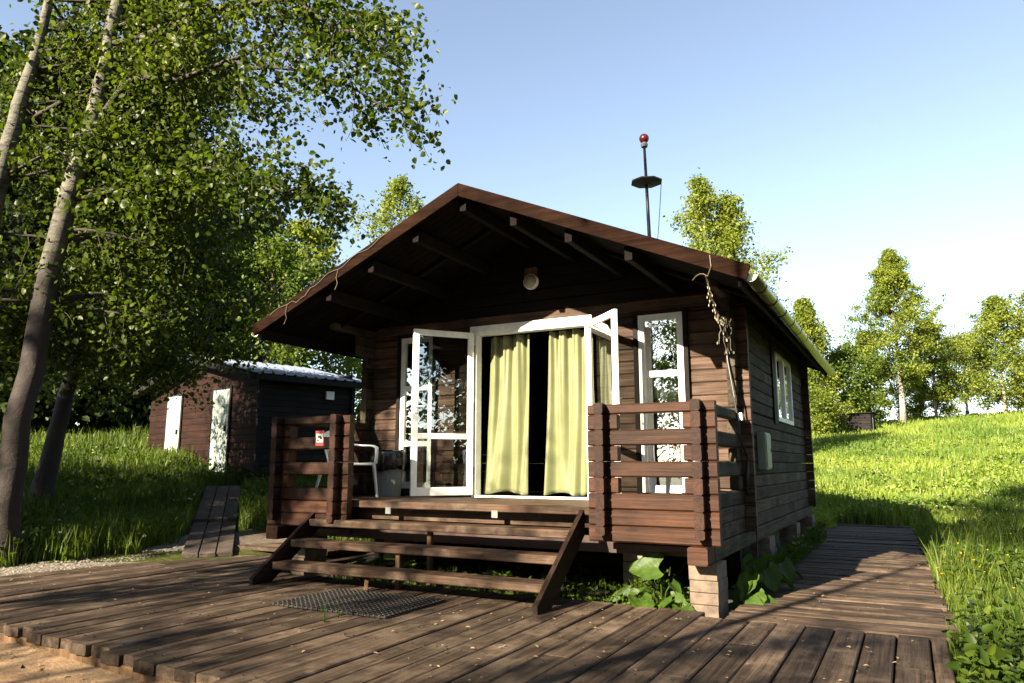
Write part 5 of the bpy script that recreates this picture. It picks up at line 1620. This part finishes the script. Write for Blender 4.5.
# broad-leaved plants: heart-shaped leaves on stalks
def heart(base, dir_az, tilt, ln, seed, roll=0.0):
    rg = random.Random(seed)
    nu, nv = 22, 22
    vs = []
    f = Vector((math.sin(dir_az)*math.cos(tilt), math.cos(dir_az)*math.cos(tilt), math.sin(tilt)))
    s = f.cross(Vector((0, 0, 1))).normalized(); n_ = s.cross(f)
    s, n_ = s*math.cos(roll) + n_*math.sin(roll), n_*math.cos(roll) - s*math.sin(roll)
    for j in range(nv+1):
        v = j/nv
        wdt = 0.46*ln*math.sin(math.pi*min(1, (v*0.93 + 0.07))**0.62)**0.8
        for i in range(nu+1):
            u = 2*i/nu - 1
            back = -0.20*ln*abs(u)**1.5*(1-v)**2
            rip = 0.022*ln*math.sin(9*v + 5*u + seed)*abs(u) + 0.010*ln*math.cos(2*math.pi*(6.0*v - 2.6*abs(u)))*(1 - abs(u))
            p = base + f*(ln*v + back) + s*(u*wdt*(1 + 0.06*math.sin(17*v + seed) + 0.03*math.sin(41*v + 2*seed))) + n_*(0.10*ln*abs(u)**1.3 - 0.22*ln*v*v + rip)
            vs.append(p)
    w_ = nu+1
    fs = [(j*w_+i, j*w_+i+1, (j+1)*w_+i+1, (j+1)*w_+i) for j in range(nv) for i in range(nu)]
    return vs, fs
def broad_plant(x, y, leaves, label, group='broad-leaved plants at the cabin foot', name='burdock_plant', mat=None):
    z = hz(x, y)
    root = empty(name, (x, y, z)); tag(root, label, 'plant', group)
    for k, lf_ in enumerate(leaves):
        az, h, out, ln, tilt = lf_[:5]; roll = lf_[5] if len(lf_) > 5 else 0.0
        tip = Vector((math.sin(az)*out, math.cos(az)*out, h))
        mb = MB(); mb.tube([(0, 0, 0), Vector((tip.x*0.4, tip.y*0.4, h*0.7)), tip], [0.008, 0.006, 0.004], 6)
        lf = mb.build('stalk', M['weed'], root, smooth=True)
        mb = MB(); vs, fs = heart(tip, az, tilt, ln, k*3 + int(x*100) % 17, roll); mb.add(vs, fs)
        mb.build('leaf', mat or M['burdock'], root, smooth=True)
D = R
broad_plant(-2.05, 6.72, [(D(262), 0.40, 0.03, 0.29, -0.05, 0.95), (D(110), 0.28, 0.10, 0.16, -0.8), (D(250), 0.20, 0.16, 0.2, -0.5)], 'burdock plant with one big round lit leaf under the porch, left of the corner pier')
broad_plant(-2.25, 6.55, [(D(255), 0.13, 0.0, 0.24, -0.1, 0.85), (D(280), 0.17, 0.10, 0.24, -0.4, 0.5), (D(140), 0.16, 0.10, 0.24, -0.5)], 'low burdock plant with flat leaves at the deck edge under the porch')
broad_plant(-1.86, 6.56, [(D(120), 0.14, -0.10, 0.22, -0.2, -0.8), (D(240), 0.16, 0.06, 0.22, -0.5), (D(150), 0.12, 0.10, 0.2, -0.3)], 'low burdock plant touching the left side of the corner pier')
broad_plant(-1.34, 7.15, [(D(170), 0.20, 0.08, 0.24, -0.7), (D(230), 0.26, 0.06, 0.26, -0.9), (D(120), 0.16, 0.12, 0.20, -0.5), (D(200), 0.34, 0.03, 0.22, -0.8)], 'burdock plant with hanging yellowish leaf right of the corner pier')
broad_plant(-1.36, 7.75, [(D(150), 0.34, 0.10, 0.28, -0.6), (D(60), 0.30, 0.12, 0.26, -0.6), (D(200), 0.42, 0.08, 0.28, -0.8), (D(280), 0.40, 0.05, 0.25, -0.6)], 'tall dark burdock plant at the side wall below the black cable')
broad_plant(-1.36, 8.6, [(D(140), 0.30, 0.10, 0.26, -0.6), (D(70), 0.26, 0.10, 0.22, -0.5), (D(200), 0.36, 0.05, 0.24, -0.7)], 'burdock plant farther along the side wall')
for i, (x, y, lb) in enumerate(((-5.35, 6.75, 'burdock clump leftmost under the stairs'), (-5.0, 6.85, 'second bright burdock clump under the stairs, right of the leftmost'), (-4.72, 6.8, 'small burdock clump under the stairs beside the wooden post'), (-3.72, 6.7, 'single upright bright plant under the stairs right of the posts'))):
    broad_plant(x, y, [(D(180 + 60*math.sin(i*2 + k*1.7)), 0.22 + 0.06*math.sin(k*2.1 + i), 0.09, 0.17, 0.15 - 0.2*k/3) for k in range(5 if i < 3 else 3)], lb)

# tall weed stalks at the right of the path
def stalk_plant(x, y, h, nleaf, ls, label, seed, group=None, yellow=False, name='wild_plant', z=None):
    rg = random.Random(seed)
    root = empty(name, (x, y, hz(x, y) if z is None else z)); tag(root, label, 'plant', group)
    pts = [Vector((0.08*h*math.sin(seed + i*0.5)*i/6, 0.05*h*math.cos(seed*2 + i*0.4)*i/6, h*i/6)) for i in range(7)]
    mb = MB(); mb.tube(pts, [0.006*(1 - 0.7*i/6) for i in range(7)], 6); mb.build('stem', M['weed'], root, smooth=True)
    mb = MB()
    for k in range(nleaf):
        t = 0.12 + 0.85*k/nleaf; i = min(int(t*6), 5); q = pts[i].lerp(pts[i+1], t*6 - i)
        vs, fs = heart(q, k*2.4 + seed, 0.5 - 0.9*t*rg.random(), ls*(1.15 - 0.7*t)*rg.uniform(0.8, 1.2), k)
        # narrower leaf
        c = q; a_ = k*2.4 + seed; f = Vector((math.sin(a_), math.cos(a_), 0))
        vs = [c + f*((v_ - c).dot(f)) + (v_ - c - f*((v_ - c).dot(f)))*0.55 for v_ in vs]
        mb.add(vs, fs)
    mb.build('leaf', M['weed'], root, smooth=True)
    if yellow:
        mb = MB(); q = pts[-1]; mb.lathe([(0, 0), (0.018, 0.006), (0.022, 0.016), (0.0, 0.012)], q, 7); mb.build('flower', M['yellow'], root)
stalk_plant(0.30, 5.6, 0.62, 16, 0.16, 'tall pale wild plant standing against the edge of the deck in the lower right', 3, 'wild plants right of the path')
stalk_plant(0.45, 5.25, 0.40, 12, 0.13, 'shorter leafy plant beside the tall pale one at the deck edge', 5, 'wild plants right of the path')
stalk_plant(0.75, 5.0, 0.45, 12, 0.12, 'leafy plant in the lower right corner grass', 8, 'wild plants right of the path')
stalk_plant(0.52, 6.7, 0.55, 10, 0.12, 'slim stalk rising from the grass right of the path corner', 11, 'wild plants right of the path')
stalk_plant(-1.30, 7.45, 0.75, 5, 0.06, 'slim bright stalk rising beside the corner pier', 14)
stalk_plant(-4.10, 4.60, 0.16, 4, 0.06, 'small green sprout growing between deck boards, the nearer one', 17, 'sprouts between the deck boards', name='sprout', z=0.0)
stalk_plant(-4.12, 4.78, 0.17, 4, 0.05, 'small green sprout growing between deck boards, nearer the mat', 19, 'sprouts between the deck boards', name='sprout', z=0.0)
rg = np.random.default_rng(77)
fx = np.concatenate([rg.normal(0.42, 0.14, 26), rg.uniform(0.2, 2.2, 14)]); fy = np.concatenate([rg.normal(9.4, 0.5, 26), rg.uniform(8, 14, 14)])
k = (fx > 0.12); fx, fy = fx[k], fy[k]
w = MB()
for x, y in zip(fx, fy):
    z = hz(x, y); h = random.uniform(0.32, 0.55)
    w.lathe([(0, h-0.1), (0.009, h-0.098), (0.013, h-0.09), (0.0, h-0.094)], (x, y, z), 6)
tag(w.build('yellow_flowers', M['yellow']), 'patch of small yellow buttercups at the right edge of the path', 'flowers', kind='stuff')
n = 420
az = np.radians(rg.uniform(-9, 9, n)); r = 15*(45/15)**rg.uniform(0, 1, n); x = r*np.sin(az); y = r*np.cos(az)
az2 = np.radians(rg.uniform(-64, -48, 60)); r2 = rg.uniform(10, 22, 60)
x = np.concatenate([x, r2*np.sin(az2)]); y = np.concatenate([y, r2*np.cos(az2)])
k = allowed(x, y); x, y = x[k], y[k]
w = MB()
for a, b_ in zip(x, y):
    h = random.uniform(0.22, 0.42)
    w.lathe([(0.0, h-0.013), (0.014, h-0.006), (0.015, h+0.005), (0.0, h+0.014)], (a, b_, hz(a, b_)), 6)
tag(w.build('seed_heads', M['puff']), 'white dandelion seed heads scattered over the meadow', 'flowers', kind='stuff')
x, y = bear(893, 19.2); lg = empty('fallen_log', (x, y, hz(x, y))); tag(lg, 'pale broken log lying in the meadow beyond the path end', 'log')
w = MB(); w.tube([(-0.7, 0, 0.10), (-0.2, 0.05, 0.12), (0.3, 0.02, 0.11), (0.8, 0.1, 0.08)], [0.06, 0.07, 0.06, 0.03], 9); w.build('stem', M['softwood'], lg, smooth=True)
w = MB(); w.tube([(0.1, 0.02, 0.12), (0.2, -0.1, 0.22), (0.35, -0.2, 0.25)], [0.02, 0.015, 0.008], 6); w.build('branch', M['softwood'], lg, smooth=True)

# fallen leaves and bits lying on the boards
rg = np.random.default_rng(91)
n = 420
x = rg.uniform(-8.7, 0.05, n); y = rg.uniform(3.7, 6.2, n)
k = rg.uniform(0, 1, n) < 0.75
x2 = rg.uniform(-1.3, 0.0, 120); y2 = rg.uniform(6.3, 15, 120)
x = np.concatenate([x[k], x2]); y = np.concatenate([y[k], y2])
P = np.stack([x, y, np.full(len(x), 0.012)], -1)
V, F = leaf_geo(P, rg.uniform(0.012, 0.04, len(x)), rg, 6.0, 0.0, 0.6)
tag(np_obj('leaf_litter', V, F, plain('dry_leaf_bits', (0.30, 0.21, 0.12), 0.9, var=0.5, nscale=40)), 'small dry leaves and bits scattered over the deck boards', 'litter', kind='stuff')
